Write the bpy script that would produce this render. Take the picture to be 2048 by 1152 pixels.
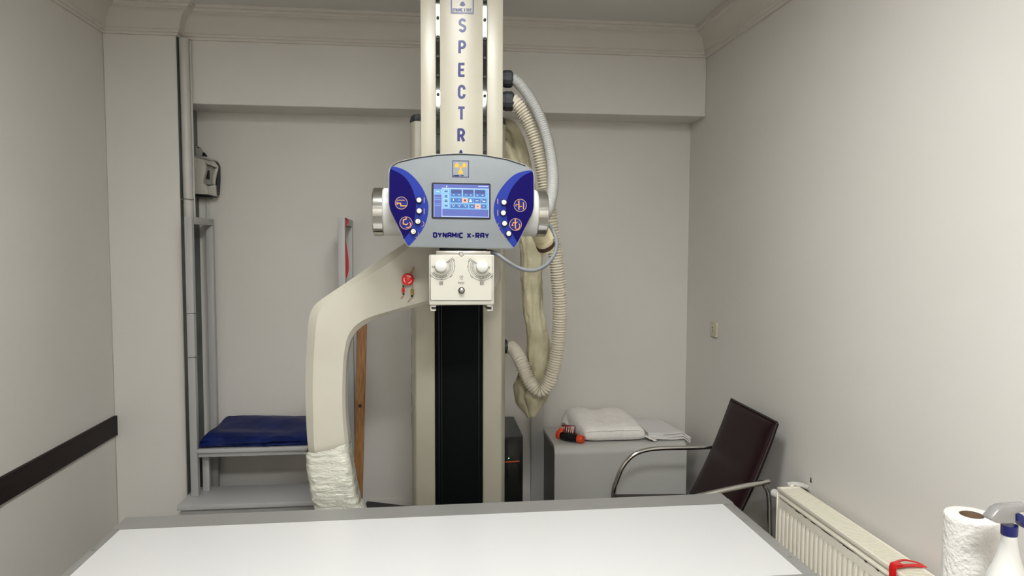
import bpy, bmesh, math, random
from mathutils import Vector, Matrix, noise
random.seed(7)
for o in list(bpy.data.objects): bpy.data.objects.remove(o, do_unlink=True)
SC = bpy.context.scene
COL = SC.collection
PI = math.pi

# ---------------------------------------------------------------- camera
CAM = Vector((0, 0, 1.72)); FPX = 1400.0
PITCH, YAW, ROLL = 0.06094, 0.11327, 0.00338
fwd = Vector((math.sin(YAW)*math.cos(PITCH), math.cos(YAW)*math.cos(PITCH), -math.sin(PITCH)))
rgt = Vector((math.cos(YAW), -math.sin(YAW), 0)); upv = rgt.cross(fwd)
r_ = rgt*math.cos(ROLL) + upv*math.sin(ROLL); u_ = -rgt*math.sin(ROLL) + upv*math.cos(ROLL)
rgt, upv = r_, u_
cd = bpy.data.cameras.new('camera'); cam = bpy.data.objects.new('camera', cd); COL.objects.link(cam)
cd.sensor_width = 36; cd.lens = FPX/2048*36; cd.clip_start = 0.02
cam.matrix_world = Matrix(((rgt.x, upv.x, -fwd.x, CAM.x), (rgt.y, upv.y, -fwd.y, CAM.y), (rgt.z, upv.z, -fwd.z, CAM.z), (0, 0, 0, 1)))
SC.camera = cam

# ---------------------------------------------------------------- world, exposure
w = bpy.data.worlds.new('world'); SC.world = w; w.use_nodes = True
w.node_tree.nodes['Background'].inputs[0].default_value = (0.8, 0.85, 0.9, 1)
w.node_tree.nodes['Background'].inputs[1].default_value = 0.05
SC.view_settings.view_transform = 'Standard'; SC.view_settings.look = 'None'
SC.view_settings.gamma = 1; SC.view_settings.use_curve_mapping = False
SC.view_settings.exposure = 0.0
PANEL_POWER = (46.0, 108.0)    # radiance of the two LED ceiling panels: over the table, behind the viewer

# ---------------------------------------------------------------- helpers
def ray(px, py): return rgt*((px-1024)/FPX) - upv*((py-576)/FPX) + fwd
def at(px, py, Y): d = ray(px, py); return CAM + d*((Y-CAM.y)/d.y)
def atX(px, py, X): d = ray(px, py); return CAM + d*((X-CAM.x)/d.x)
def atZ(px, py, Z): d = ray(px, py); return CAM + d*((Z-CAM.z)/d.z)
def onY(Y): return lambda px, py: at(px, py, Y)

def lin(c): c = c/255; return c/12.92 if c <= .04045 else ((c+.055)/1.055)**2.4
def rgb(r, g, b): return (lin(r), lin(g), lin(b), 1)

def mat(name, col, rough=.5, metal=0, var=0, vscale=8, bump=0, bscale=60, emit=0, spec=.5, trans=0, coat=0, stretch=None, var_col=None, bdist=0):
    m = bpy.data.materials.new(name); m.use_nodes = True
    nt = m.node_tree; N = nt.nodes; L = nt.links; b = N['Principled BSDF']
    b.inputs['Base Color'].default_value = col; b.inputs['Roughness'].default_value = rough
    b.inputs['Metallic'].default_value = metal; b.inputs['Specular IOR Level'].default_value = spec
    b.inputs['Transmission Weight'].default_value = trans; b.inputs['Coat Weight'].default_value = coat
    if emit:
        b.inputs['Emission Color'].default_value = col; b.inputs['Emission Strength'].default_value = emit
    if var or bump:
        tc = N.new('ShaderNodeTexCoord'); mp = N.new('ShaderNodeMapping'); L.new(tc.outputs['Object'], mp.inputs[0])
        if stretch: mp.inputs['Scale'].default_value = stretch
    if var:
        n = N.new('ShaderNodeTexNoise'); n.inputs['Scale'].default_value = vscale; n.inputs['Detail'].default_value = 5
        L.new(mp.outputs[0], n.inputs['Vector'])
        r = N.new('ShaderNodeValToRGB'); r.color_ramp.elements[0].position = .35; r.color_ramp.elements[1].position = .65
        c2 = var_col or tuple(max(0, c*(1-var)) for c in col[:3])+(1,)
        r.color_ramp.elements[0].color = c2; r.color_ramp.elements[1].color = col
        L.new(n.outputs['Fac'], r.inputs[0]); L.new(r.outputs[0], b.inputs['Base Color'])
    if bump:
        n2 = N.new('ShaderNodeTexNoise'); n2.inputs['Scale'].default_value = bscale; n2.inputs['Detail'].default_value = 4; n2.inputs['Distortion'].default_value = bdist
        L.new(mp.outputs[0], n2.inputs['Vector'])
        bp = N.new('ShaderNodeBump'); bp.inputs['Strength'].default_value = bump; bp.inputs['Distance'].default_value = .01
        L.new(n2.outputs['Fac'], bp.inputs['Height']); L.new(bp.outputs[0], b.inputs['Normal'])
    return m

class MB:
    def __init__(s): s.v = []; s.f = []; s.mi = []; s.m = 0
    def face(s, idx): s.f.append(tuple(idx)); s.mi.append(s.m)
    def poly(s, pts):
        n = len(s.v); s.v += [tuple(p) for p in pts]; s.face(range(n, n+len(pts)))
    def box(s, x0, x1, y0, y1, z0, z1, M=None):
        n = len(s.v)
        P = [Vector(p) for p in ((x0,y0,z0),(x1,y0,z0),(x1,y1,z0),(x0,y1,z0),(x0,y0,z1),(x1,y0,z1),(x1,y1,z1),(x0,y1,z1))]
        if M: P = [M @ p for p in P]
        s.v += [tuple(p) for p in P]
        for q in ((0,3,2,1),(4,5,6,7),(0,1,5,4),(1,2,6,5),(2,3,7,6),(3,0,4,7)): s.face([n+i for i in q])
        return s
    def hexa(s, P):                       # eight corners, bottom ring then top ring
        n = len(s.v); s.v += [tuple(p) for p in P]
        for q in ((0,3,2,1),(4,5,6,7),(0,1,5,4),(1,2,6,5),(2,3,7,6),(3,0,4,7)): s.face([n+i for i in q])
        return s
    def prism(s, A, B):                   # two matching outlines
        n = len(s.v); k = len(A); s.v += [tuple(p) for p in A]+[tuple(p) for p in B]
        s.face(range(n, n+k)); s.face(range(n+2*k-1, n+k-1, -1))
        for i in range(k):
            j = (i+1) % k; s.face((n+i, n+k+i, n+k+j, n+j))
        return s
    def rings(s, R, closed=True, caps=True):
        n = len(s.v); k = len(R[0])
        for r in R: s.v += [tuple(p) for p in r]
        for a in range(len(R)-1):
            for i in range(k if closed else k-1):
                j = (i+1) % k; s.face((n+a*k+i, n+a*k+j, n+(a+1)*k+j, n+(a+1)*k+i))
        if caps and closed:
            s.face([n+i for i in range(k)][::-1]); s.face([n+(len(R)-1)*k+i for i in range(k)])
        return s
    def cyl(s, p0, p1, r, seg=20, r1=None):
        p0 = Vector(p0); p1 = Vector(p1); d = (p1-p0).normalized(); a = d.orthogonal().normalized(); b = d.cross(a)
        r1 = r if r1 is None else r1
        return s.rings([[p+(a*math.cos(2*PI*i/seg)+b*math.sin(2*PI*i/seg))*q for i in range(seg)] for p, q in ((p0, r), (p1, r1))])
    def lathe(s, c, ax, prof, seg=28, caps=True):    # prof: (distance along axis, radius)
        c = Vector(c); d = Vector(ax).normalized(); a = d.orthogonal().normalized(); b = d.cross(a)
        return s.rings([[c+d*t+(a*math.cos(2*PI*i/seg)+b*math.sin(2*PI*i/seg))*max(q, 1e-5) for i in range(seg)] for t, q in prof], caps=caps)
    def tube(s, P, rad, seg=12, caps=True):
        P = [Vector(p) for p in P]; n = len(P); R = []
        T = [(P[min(i+1, n-1)]-P[max(i-1, 0)]).normalized() for i in range(n)]
        a = T[0].orthogonal().normalized()
        for i in range(n):
            a = (a - T[i]*a.dot(T[i])).normalized(); b = T[i].cross(a)
            ring = []
            for k in range(seg):
                th = 2*PI*k/seg; q = rad(i/(n-1), th, i) if callable(rad) else rad
                ring.append(P[i]+(a*math.cos(th)+b*math.sin(th))*q)
            R.append(ring)
        return s.rings(R, caps=caps)
    def grid(s, fn, nu, nv):
        n = len(s.v)
        for j in range(nv+1):
            for i in range(nu+1): s.v.append(tuple(fn(i/nu, j/nv)))
        for j in range(nv):
            for i in range(nu):
                a = n+j*(nu+1)+i; s.face((a, a+1, a+nu+2, a+nu+1))
        return s
    def mesh(s, name, mats, bevel=0, seg=2, smooth=True, ang=40, weld=False):
        me = bpy.data.meshes.new(name); me.from_pydata(s.v, [], s.f); me.update()
        for m in (mats if isinstance(mats, (list, tuple)) else [mats]): me.materials.append(m)
        me.polygons.foreach_set('material_index', s.mi)
        bm = bmesh.new(); bm.from_mesh(me)
        if weld: bmesh.ops.remove_doubles(bm, verts=bm.verts, dist=1e-5)
        bmesh.ops.recalc_face_normals(bm, faces=bm.faces)
        if bevel:
            ed = [e for e in bm.edges if len(e.link_faces) == 2 and e.calc_face_angle(0) > math.radians(35)]
            bmesh.ops.bevel(bm, geom=ed, offset=bevel, segments=seg, profile=.5, affect='EDGES', clamp_overlap=True)
        bm.to_mesh(me); bm.free()
        if smooth:
            me.polygons.foreach_set('use_smooth', [True]*len(me.polygons)); me.set_sharp_from_angle(angle=math.radians(ang))
        return me
    def build(s, name, mats, parent=None, **k):
        return link(name, s.mesh(name, mats, **k), parent)

def link(name, me, parent=None, loc=None):
    o = bpy.data.objects.new(name, me); COL.objects.link(o)
    if loc is not None: o.location = loc
    if parent is not None:
        o.parent = parent
        if loc is None: o.matrix_parent_inverse = PW[parent.name].inverted()
        PW[o.name] = PW[parent.name] if loc is None else Matrix.Translation(loc)
    else: PW[o.name] = Matrix.Translation(loc) if loc is not None else Matrix.Identity(4)
    if parent is not None and loc is None: PW[o.name] = Matrix.Identity(4)
    return o
PW = {}
def tag(o, label, cat, group=None, kind=None):
    o['label'] = label; o['category'] = cat
    if group: o['group'] = group
    if kind: o['kind'] = kind
    return o
def thing(name, label, cat, loc, group=None):
    o = bpy.data.objects.new(name, None); COL.objects.link(o); o.location = loc; o.empty_display_size = .1
    PW[o.name] = Matrix.Translation(loc)
    return tag(o, label, cat, group)
def smooth_path(P, n):                    # Catmull-Rom, evenly resampled
    P = [Vector(p) for p in P]; Q = [P[0]*2-P[1]]+P+[P[-1]*2-P[-2]]; D = []
    for i in range(1, len(Q)-2):
        for k in range(24):
            t = k/24; a, b, c, d = Q[i-1], Q[i], Q[i+1], Q[i+2]
            D.append(.5*((2*b)+(c-a)*t+(2*a-5*b+4*c-d)*t*t+(3*b-a-3*c+d)*t**3))
    D.append(P[-1]); S = [0]
    for i in range(1, len(D)): S.append(S[-1]+(D[i]-D[i-1]).length)
    out = []; j = 0
    for k in range(n):
        t = S[-1]*k/(n-1)
        while j < len(S)-2 and S[j+1] < t: j += 1
        f = (t-S[j])/max(1e-9, S[j+1]-S[j]); out.append(D[j].lerp(D[j+1], min(1, f)))
    return out, S[-1]
def fb(x, y, z=0, o=4): return noise.fractal(Vector((x, y, z)), 1, 2, o)

# flat print: strokes given in the flat frame of a face, mapped by fn
def arc(cx, cy, rx, ry, a0, a1, n=10):
    return [(cx+rx*math.cos(math.radians(a0+(a1-a0)*i/n)), cy+ry*math.sin(math.radians(a0+(a1-a0)*i/n))) for i in range(n+1)]
def lift(mb, P):                          # overlapping strokes lie a hair apart, like layers of print
    mb.k = (getattr(mb, 'k', 0)+1) % 14; mb.poly([p+Vector((0, -2.5e-5*mb.k, 0)) for p in P])
def ink(mb, fn, pts, wd):
    for i in range(len(pts)-1):
        (x0, y0), (x1, y1) = pts[i], pts[i+1]; d = math.hypot(x1-x0, y1-y0)
        if d < 1e-6: continue
        nx, ny = -(y1-y0)/d*wd/2, (x1-x0)/d*wd/2
        lift(mb, [fn(x0+nx, y0+ny), fn(x1+nx, y1+ny), fn(x1-nx, y1-ny), fn(x0-nx, y0-ny)])
        if i and wd > .6:
            lift(mb, [fn(x0+wd/2*math.cos(k*PI/4), y0+wd/2*math.sin(k*PI/4)) for k in range(8)])
def disc(mb, fn, cx, cy, r, n=20, ry=None):
    mb.poly([fn(cx+r*math.cos(2*PI*k/n), cy+(ry or r)*math.sin(2*PI*k/n)) for k in range(n)])
def ring_ink(mb, fn, cx, cy, r, wd, n=28): ink(mb, fn, arc(cx, cy, r, r, 0, 360, n), wd)
def rect(mb, fn, x0, y0, x1, y1, sl=0):
    mb.poly([fn(x0, y0), fn(x1, y0+sl*(x1-x0)), fn(x1, y1+sl*(x1-x0)), fn(x0, y1)])
G = {
 'S': [arc(.3,.74,.24,.26,20,180,8)[:-1]+[(.06,.72)]+arc(.3,.26,.24,.26,100,-160,10)[0:0]+[(.1,.6),(.5,.4),(.54,.28)]+arc(.3,.26,.24,.26,0,-160,8)],
 'P': [[(.06,0),(.06,1),(.3,1)]+arc(.3,.73,.24,.27,90,-90,8)+[(.06,.46)]],
 'E': [[(.54,1),(.06,1),(.06,0),(.54,0)],[(.06,.5),(.48,.5)]],
 'C': [arc(.3,.72,.24,.28,-5,180,8)+arc(.3,.28,.24,.28,180,365,8)],
 'T': [[(.0,1),(.6,1)],[(.3,1),(.3,0)]],
 'R': [[(.06,0),(.06,1),(.3,1)]+arc(.3,.74,.24,.26,90,-90,8)+[(.06,.48)],[(.3,.48),(.56,0)]],
 'A': [[(.02,0),(.3,1),(.58,0)],[(.13,.34),(.47,.34)]],
 'D': [[(.06,0),(.06,1),(.3,1)]+arc(.3,.5,.25,.5,90,-90,10)+[(.06,0)]],
 'Y': [[(.02,1),(.3,.5),(.58,1)],[(.3,.5),(.3,0)]],
 'N': [[(.06,0),(.06,1),(.54,0),(.54,1)]],
 'M': [[(.04,0),(.04,1),(.33,.3),(.62,1),(.62,0)]],
 'I': [[(.1,0),(.1,1)]], 'X': [[(.02,0),(.58,1)],[(.02,1),(.58,0)]], '-': [[(.08,.48),(.34,.48)]],
 'U': [[(.06,1),(.06,.26)]+arc(.3,.26,.24,.26,180,360,8)+[(.54,1)]],
 'H': [[(.06,0),(.06,1)],[(.54,0),(.54,1)],[(.06,.5),(.54,.5)]], ' ': []}
SQ = dict(G)                               # squared-off lettering of the console name
SQ.update({'D': [[(.08,0),(.08,1),(.5,1),(.62,.86),(.62,.14),(.5,0),(.08,0)]], 'C': [[(.62,1),(.16,1),(.06,.88),(.06,.12),(.16,0),(.62,0)]],
 'A': [[(.08,0),(.08,.9),(.18,1),(.62,1),(.62,0)],[(.08,.42),(.62,.42)]], 'R': [[(.08,0),(.08,1),(.56,1),(.62,.9),(.62,.52),(.56,.44),(.08,.44)],[(.3,.44),(.62,0)]],
 'Y': [[(.04,1),(.34,.48),(.64,1)],[(.34,.48),(.34,0)]], 'N': [[(.08,0),(.08,1),(.6,0),(.6,1)]], 'M': [[(.06,0),(.06,1),(.38,.36),(.7,1),(.7,0)]],
 'X': [[(.04,0),(.62,1)],[(.04,1),(.62,0)]], '-': [[(.06,.42),(.42,.42)]]})
def text(mb, fn, s, x, y, h, wd, ws=1.0, sp=.12, slope=0, font=G):
    x0 = x
    for ch in s:
        gl = font.get(ch, []); wmax = max([p[0] for st in gl for p in st], default=.3)
        for st in gl: ink(mb, fn, [(x+px*h*ws, y-py*h+(x+px*h*ws-x0)*slope) for px, py in st], wd)
        x += (wmax+sp)*h*ws+wd*.5
    return x

# ---------------------------------------------------------------- materials
M = {}
def paint(name, col, dark, rough=.6):
    m = mat(name, col, rough, var=.1, vscale=1.3, bump=.05, bscale=45, var_col=dark); return m
M['wall'] = paint('wall_paint', rgb(214,210,204), rgb(211,207,200))
M['ceil'] = paint('ceiling_paint', rgb(212,209,204), rgb(209,206,201), .8)
M['cornice'] = paint('cornice_plaster', rgb(208,202,194), rgb(205,199,191), .7)
M['pillar_side'] = mat('pillar_side_shade', rgb(112,117,112), .8, var=.25, vscale=6, bump=.2, bscale=30)  # shade of the narrow gap by the pipe, put into the side's colour
M['floor'] = mat('floor_vinyl', rgb(120,116,108), .4, var=.12, vscale=5)
M['base'] = mat('baseboard_white', rgb(205,200,195), .4)
M['railwood'] = mat('dark_rail_wood', rgb(34,20,19), .6, spec=.2, var=.35, vscale=6, stretch=(12,1,12), bump=.05, bscale=40)
M['cream'] = mat('cream_enamel', rgb(173,168,152), .34, var=.05, vscale=5, bump=.025, bscale=160, var_col=rgb(168,162,145))
M['arm'] = mat('warm_white_enamel', rgb(178,174,160), .42, var=.05, vscale=4, bump=.03, bscale=120, var_col=rgb(172,167,153))
M['white'] = mat('white_enamel', rgb(200,199,195), .35, bump=.02, bscale=150)
M['collim'] = mat('collimator_enamel', rgb(184,181,170), .4, bump=.03, bscale=200)
M['chrome'] = mat('polished_steel', rgb(205,203,198), .14, 1)
M['brushed'] = mat('brushed_steel', rgb(176,172,165), .3, 1, bump=.1, bscale=60, stretch=(1,1,25))
M['slot'] = mat('rail_steel', rgb(78,78,78), .04, 1)
M['black'] = mat('black_plastic', rgb(12,12,14), .45, spec=.3)
M['rubber'] = mat('black_rubber', rgb(34,38,40), .6)
M['blackpanel'] = mat('black_column_cover', rgb(6,9,11), .75, spec=.12)
M['navyprint'] = mat('navy_print', rgb(15,21,94), .25, spec=.2)
M['navy'] = mat('navy_foil', rgb(13,6,74), .5, spec=.06)
M['blue'] = mat('blue_foil', rgb(36,50,128), .5, spec=.08)
M['plate'] = mat('silver_foil', rgb(116,121,124), .42, .3, var=.1, vscale=9)
M['orange'] = mat('orange_print', rgb(206,140,48), .5)
M['tanprint'] = mat('tan_print', rgb(166,132,96), .5)
M['iconblue'] = mat('icon_blue', rgb(34,38,104), .5, spec=.06)
M['yellow'] = mat('yellow_print', rgb(206,152,18), .4, var=.3, vscale=120)
M['ink'] = mat('black_ink', rgb(38,38,42), .6)
M['cap'] = mat('cream_button', rgb(218,213,190), .4)
M['red'] = mat('red_plastic', rgb(206,22,24), .35)
M['whiteprint'] = mat('white_print', rgb(245,235,225), .5)
M['hoseB'] = mat('cream_hose', rgb(188,181,164), .5)
M['hoseA'] = mat('grey_hose', rgb(150,150,146), .5)
M['greycable'] = mat('grey_cable', rgb(104,108,110), .5)
M['sleeve'] = mat('beige_canvas', rgb(176,169,142), .75, var=.3, vscale=9, bump=.35, bscale=26, var_col=rgb(154,146,118))
M['conn'] = mat('ivory_connector', rgb(216,205,170), .35)
M['brown'] = mat('brown_band', rgb(60,34,24), .4)
M['wrapA'] = None
M['tabletop'] = mat('white_laminate', rgb(200,199,198), .3, bump=.01, bscale=200)
M['alu'] = mat('grey_aluminium', rgb(142,141,137), .42, .25, bump=.04, bscale=40, stretch=(1,25,25))
M['bench'] = mat('grey_powder_coat', rgb(170,169,167), .45, bump=.04, bscale=120)
M['benchtop'] = mat('grey_white_board', rgb(178,177,176), .4)
M['vinyl'] = mat('navy_vinyl', rgb(18,32,88), .42, bump=.25, bscale=12, var=.3, vscale=7, spec=.16)
M['lan'] = mat('red_ribbon', rgb(172,26,32), .6, bump=.2, bscale=200)
M['pipe'] = mat('painted_pipe', rgb(196,193,187), .4, var=.05, vscale=6)
M['device'] = mat('aged_white_plastic', rgb(190,186,175), .45, var=.12, vscale=12)
M['devgrey'] = mat('grey_plastic', rgb(150,148,140), .5)
M['wire'] = mat('steel_wire', rgb(150,148,142), .3, 1)
M['wood'] = mat('pine_plank', rgb(176,130,80), .55, var=.35, vscale=9, stretch=(14,14,1), bump=.1, bscale=40, var_col=rgb(146,96,52))
M['knot'] = mat('pine_knot', rgb(62,40,26), .6)
M['cab'] = mat('grey_white_cabinet', rgb(182,181,176), .35)
M['cabside'] = mat('cabinet_side_board', rgb(120,118,112), .5)
M['linen'] = mat('white_cotton', rgb(238,233,227), .85, bump=.25, bscale=90, var=.05, vscale=20)
M['sheet'] = mat('white_sheet', rgb(218,215,213), .85, bump=.2, bscale=80)
M['orangep'] = mat('orange_plastic', rgb(222,70,26), .45)
M['redtrans'] = mat('dark_red_plastic', rgb(120,22,24), .25)
M['leather'] = mat('burgundy_leather', rgb(31,7,12), .42, bump=.06, bscale=180, var=.3, vscale=10, spec=.22)
M['leathertop'] = mat('leather_piping', rgb(26,12,14), .4)
M['radi'] = mat('radiator_enamel', rgb(238,231,215), .35, var=.05, vscale=10)
M['raddark'] = mat('chipped_paint_metal', rgb(60,58,54), .6)
M['radin'] = mat('radiator_inner_shade', rgb(52,48,42), .8)  # inside coloured dark to stand for the shade between the grille slats
M['plaster'] = mat('old_plaster', rgb(226,223,216), .9, var=.3, vscale=40, bump=.5, bscale=40)
M['tissue'] = mat('paper_towel', rgb(214,211,206), .95, bump=.7, bscale=85)
M['tissue_end'] = mat('paper_towel_end', rgb(240,237,230), .95)
M['card'] = mat('cardboard_core', rgb(116,94,70), .85)
M['bottle'] = mat('white_bottle', rgb(206,204,200), .35)
M['trigger'] = mat('clear_grey_plastic', rgb(182,180,178), .22, trans=.6)
M['navyp'] = mat('navy_plastic', rgb(18,26,92), .3)
M['socket'] = mat('socket_plastic', rgb(196,190,166), .35, var=.1, vscale=60)
M['pcgrey'] = mat('pc_case_top', rgb(72,76,76), .5)
M['pcfront'] = mat('pc_gloss_front', rgb(12,13,15), .15)
M['orangeline'] = mat('orange_line', rgb(214,92,44), .4)
M['led'] = mat('green_led', (.2, 1, .5, 1), .4, emit=3)
M['panel'] = [mat('led_diffuser', (.985, 1, .99, 1), .5, emit=p_) for p_ in PANEL_POWER]
M['desk'] = mat('desk_laminate', rgb(200,196,190), .4)
def emis(n, c, e):
    m = mat(n, (.01, .01, .015, 1), .25, spec=.3); b = m.node_tree.nodes['Principled BSDF']
    b.inputs['Emission Color'].default_value = c; b.inputs['Emission Strength'].default_value = e*1.3; return m
M['s_bg'] = emis('screen_violet_blue', rgb(108,126,214), .62); M['s_tab'] = emis('screen_tab_blue', rgb(112,124,222), .6)
M['s_lt'] = emis('screen_light_blue', rgb(132,196,246), .72); M['s_mid'] = emis('screen_mid_blue', rgb(84,134,214), .6)
M['s_dk'] = emis('screen_slate', rgb(84,100,180), .55); M['s_wh'] = emis('screen_white', rgb(214,236,255), .9)
M['s_pk'] = emis('screen_peach', rgb(255,190,170), .85); M['s_bk'] = emis('screen_dark', rgb(30,34,70), .3)
# stretch film: whitish, glossy, a little see-through
m = mat('stretch_film', rgb(196,195,181), .17, bump=.5, bscale=20, stretch=(1,1,2.2), spec=1, coat=1, var=.2, vscale=16, bdist=2.2); M['film'] = m

# ---------------------------------------------------------------- the room
XL, XR, YB, YF, ZC = -1.805, 1.69, 4.5, -1.7, 3.045
YBEAM, ZBEAM, YP, XP = 4.245, 2.522, 4.17, -1.418
def struct(name, mb, m, label, cat, **k):
    return tag(mb.build(name, m, **k), label, cat, kind='structure')
struct('floor', MB().box(XL-.1, XR+.1, YF-.1, YB+.1, -.1, 0), M['floor'], 'grey vinyl floor under the table', 'floor', smooth=False)
struct('ceiling', MB().box(XL-.1, XR+.1, YF-.1, YB+.1, ZC, ZC+.1), M['ceil'], 'plain white ceiling above the column', 'ceiling', smooth=False)
struct('wall_back', MB().box(XL-.1, XR+.1, YB, YB+.1, 0, ZC), M['wall'], 'white back wall under the beam', 'wall', smooth=False)
struct('wall_left', MB().box(XL-.1, XL, YF, YB, 0, ZC), M['wall'], 'white left wall with the dark rail', 'wall', smooth=False)
struct('wall_right', MB().box(XR, XR+.1, YF, YB, 0, ZC), M['wall'], 'white right wall behind the radiator', 'wall', smooth=False)
struct('wall_front', MB().box(XL-.1, XR+.1, YF-.1, YF, 0, ZC), M['wall'], 'white wall behind the viewer', 'wall', smooth=False)
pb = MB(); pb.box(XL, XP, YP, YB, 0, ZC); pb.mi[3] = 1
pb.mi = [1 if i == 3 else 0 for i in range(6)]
struct('wall_pillar', pb, [M['wall'], M['pillar_side']], 'white corner pillar with shade painted on its side beside the pipe', 'pillar', bevel=.004, seg=1)
struct('wall_beam', MB().box(XP, XR, YBEAM, YB, ZBEAM, ZC), M['wall'], 'white ceiling beam running along the back wall', 'beam', bevel=.003, seg=1)
# cornice, one run for each wall, mitred
prof = [(0, -.166), (.012, -.166), (.014, -.153), (.022, -.150), (.024, -.138), (.032, -.134)]
prof += [(.032+.058*(1-math.cos(t*PI/2/7)), -.134+.092*math.sin(t*PI/2/7)) for t in range(1, 8)]
prof += [(.094, -.036), (.103, -.034), (.105, -.018), (.118, -.016), (.12, 0)]
path = [(XL, YF), (XL, YP), (XP, YP), (XP, YBEAM), (XR, YBEAM), (XR, YF)]
nrm = [(1, 0), (0, -1), (1, 0), (0, -1), (-1, 0)]
def off(i, d):
    x, y = path[i]; a = nrm[max(0, i-1)]; b = nrm[min(i, 4)]
    ox = a[0] if a[0] else b[0]; oy = a[1] if a[1] else b[1]
    if i in (0, 5): oy = 0
    return Vector((x+ox*d, y+oy*d, 0))
names = ['left wall', 'corner pillar', 'pillar side', 'back beam', 'right wall']
for i in range(5):
    mb = MB(); R = []
    for e in (i, i+1): R.append([off(e, d)+Vector((0, 0, ZC+z)) for d, z in prof]+[Vector((path[e][0], path[e][1], ZC))])
    mb.rings(R, caps=True)
    struct('trim_%d' % (i+1), mb, M['cornice'], 'moulded plaster cornice along the '+names[i], 'cornice', ang=25)
# baseboards and the dark wall rail
struct('baseboard_back', MB().box(XP, XR, YB-.014, YB, 0, .085), M['base'], 'low white baseboard along the back wall', 'baseboard', bevel=.004)
struct('baseboard_right', MB().box(XR-.014, XR, YF, YB-.014, 0, .085), M['base'], 'low white baseboard along the right wall', 'baseboard', bevel=.004)
struct('baseboard_left', MB().box(XL, XL+.014, YF, YP, 0, .085), M['base'], 'low white baseboard along the left wall', 'baseboard', bevel=.004)
zt = atX(229, 834, XL+.018).z; zb = atX(230, 873, XL+.018).z
struct('trim_6', MB().box(XL, XL+.018, YF, YP-.004, zb, zt), M['railwood'], 'dark brown wooden rail across the left wall', 'wall rail', bevel=.002)

# ---------------------------------------------------------------- LED ceiling panels (their own light)
for i, (cx, cy) in enumerate(((.1, 1.69), (.2, -.5))):
    t = thing('ceiling_light', ['square LED panel in the ceiling over the table', 'square LED panel in the ceiling behind the viewer'][i], 'ceiling light', (cx, cy, ZC), 'LED ceiling panels')
    f = MB(); h = .3
    for a in ((-h, h, -h, -h+.015), (-h, h, h-.015, h), (-h, -h+.015, -h+.015, h-.015), (h-.015, h, -h+.015, h-.015)):
        f.box(cx+a[0], cx+a[1], cy+a[2], cy+a[3], ZC-.014, ZC-.0005)
    f.build('frame', M['white'], t)
    MB().box(cx-h+.0155, cx+h-.0155, cy-h+.0155, cy+h-.0155, ZC-.010, ZC-.001).build('diffuser', M['panel'][i], t, smooth=False)

# ---------------------------------------------------------------- X-ray table
T = thing('xray_table', 'long white examination table top with grey metal edges', 'table', (0, 2.2, 0))
ZT = .74
tb = [atZ(*q, ZT) for q in ((252, 1033), (1434, 984.5), (239, 1059.6), (1446, 1008))]
ex = (tb[3]-tb[2]).normalized(); ey = Vector((-ex.y, ex.x, 0)); O = tb[2]
LW = (tb[3]-tb[2]).length; DW = .575; BW = .118; SW = .027; SR = .042
def tp(u, v, z): p = O+ex*u+ey*v; return Vector((p.x, p.y, z))
def slab(mb, u0, u1, v0, v1, z0, z1): mb.hexa([tp(u0,v0,z0),tp(u1,v0,z0),tp(u1,v1,z0),tp(u0,v1,z0),tp(u0,v0,z1),tp(u1,v0,z1),tp(u1,v1,z1),tp(u0,v1,z1)]); return mb
slab(MB(), 0, LW, -DW, 0, ZT-.02, ZT+.001).build('table_panel', M['tabletop'], T, bevel=.0015, seg=1)
# rear rail: flat lip by the panel, then a step and a broad flat
mb = MB(); prf = [(.001, ZT+.002), (.045, ZT+.002), (.05, ZT), (BW-.006, ZT), (BW, ZT-.006), (BW, ZT-.05), (.001, ZT-.05)]
mb.rings([[tp(u, v, z) for v, z in prf] for u in (-SW, LW+SR)]); mb.build('rear_rail', M['alu'], T, ang=20)
mb = MB(); mb.rings([[tp(u, -DW-v, z) for v, z in prf] for u in (-SW, LW+SR)]); mb.build('front_rail', M['alu'], T, ang=20)
for s in (0, 1):
    u0, u1 = ((-SW, -.001), (LW+.001, LW+SR))[s]
    slab(MB(), u0, u1, -DW, 0, ZT-.05, ZT).build('side_rail', M['alu'], T, bevel=.003)
    for v in (-.16, -.46):
        uu = (-.014, LW+.02)[s]; q = tp(uu, v, ZT)
        MB().lathe(q, (0, 0, 1), [(0, .006), (.0015, .006), (.0015, .0035), (.0004, .003)], 14).build('screw', M['brushed'], T)
slab(MB(), .5, LW-.5, -.42, -.12, .06, ZT-.05).build('pedestal', M['white'], T, bevel=.01)
slab(MB(), .4, LW-.4, -.5, -.04, 0, .06).build('base_plate', M['alu'], T, bevel=.005)

# ---------------------------------------------------------------- X-ray machine
X = thing('xray_machine', 'cream X-ray machine with blue control console, tall column and curved arm', 'X-ray machine', (.12, 3.25, 0))
YM, YO = 2.94, 3.09                       # front of the mast, front of the outer column
# outer column with chamfered front corners, black cover and cap
xl, xr = at(823, 800, YO+.02).x, at(1011, 800, YO+.02).x
b0, b1 = at(870, 800, YO).x, at(966, 800, YO).x
ZO = at(826, 250, YO+.12).z
def colprof(z, g=0): return [Vector((x, y, z)) for x, y in ((b0-.0, YO), (b0, YO+.03), (b1, YO+.03), (b1, YO), (xr-.02, YO), (xr+g, YO+.05), (xr+g, YO+.30), (xr-.09, YO+.37), (xl+.09, YO+.37), (xl-g, YO+.30), (xl-g, YO+.05), (xl+.02, YO))]
MB().rings([colprof(0), colprof(ZO)]).build('outer_column', M['cream'], X, bevel=.006, ang=50)
MB().rings([colprof(ZO, .002), colprof(ZO+.028, -.004)]).build('column_cap', M['rubber'], X, bevel=.004)
cv = MB().box(b0+.001, b1-.001, YO+.016, YO+.029, .06, ZO-.02).build('column_cover', M['blackpanel'], X, bevel=.002)
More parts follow.
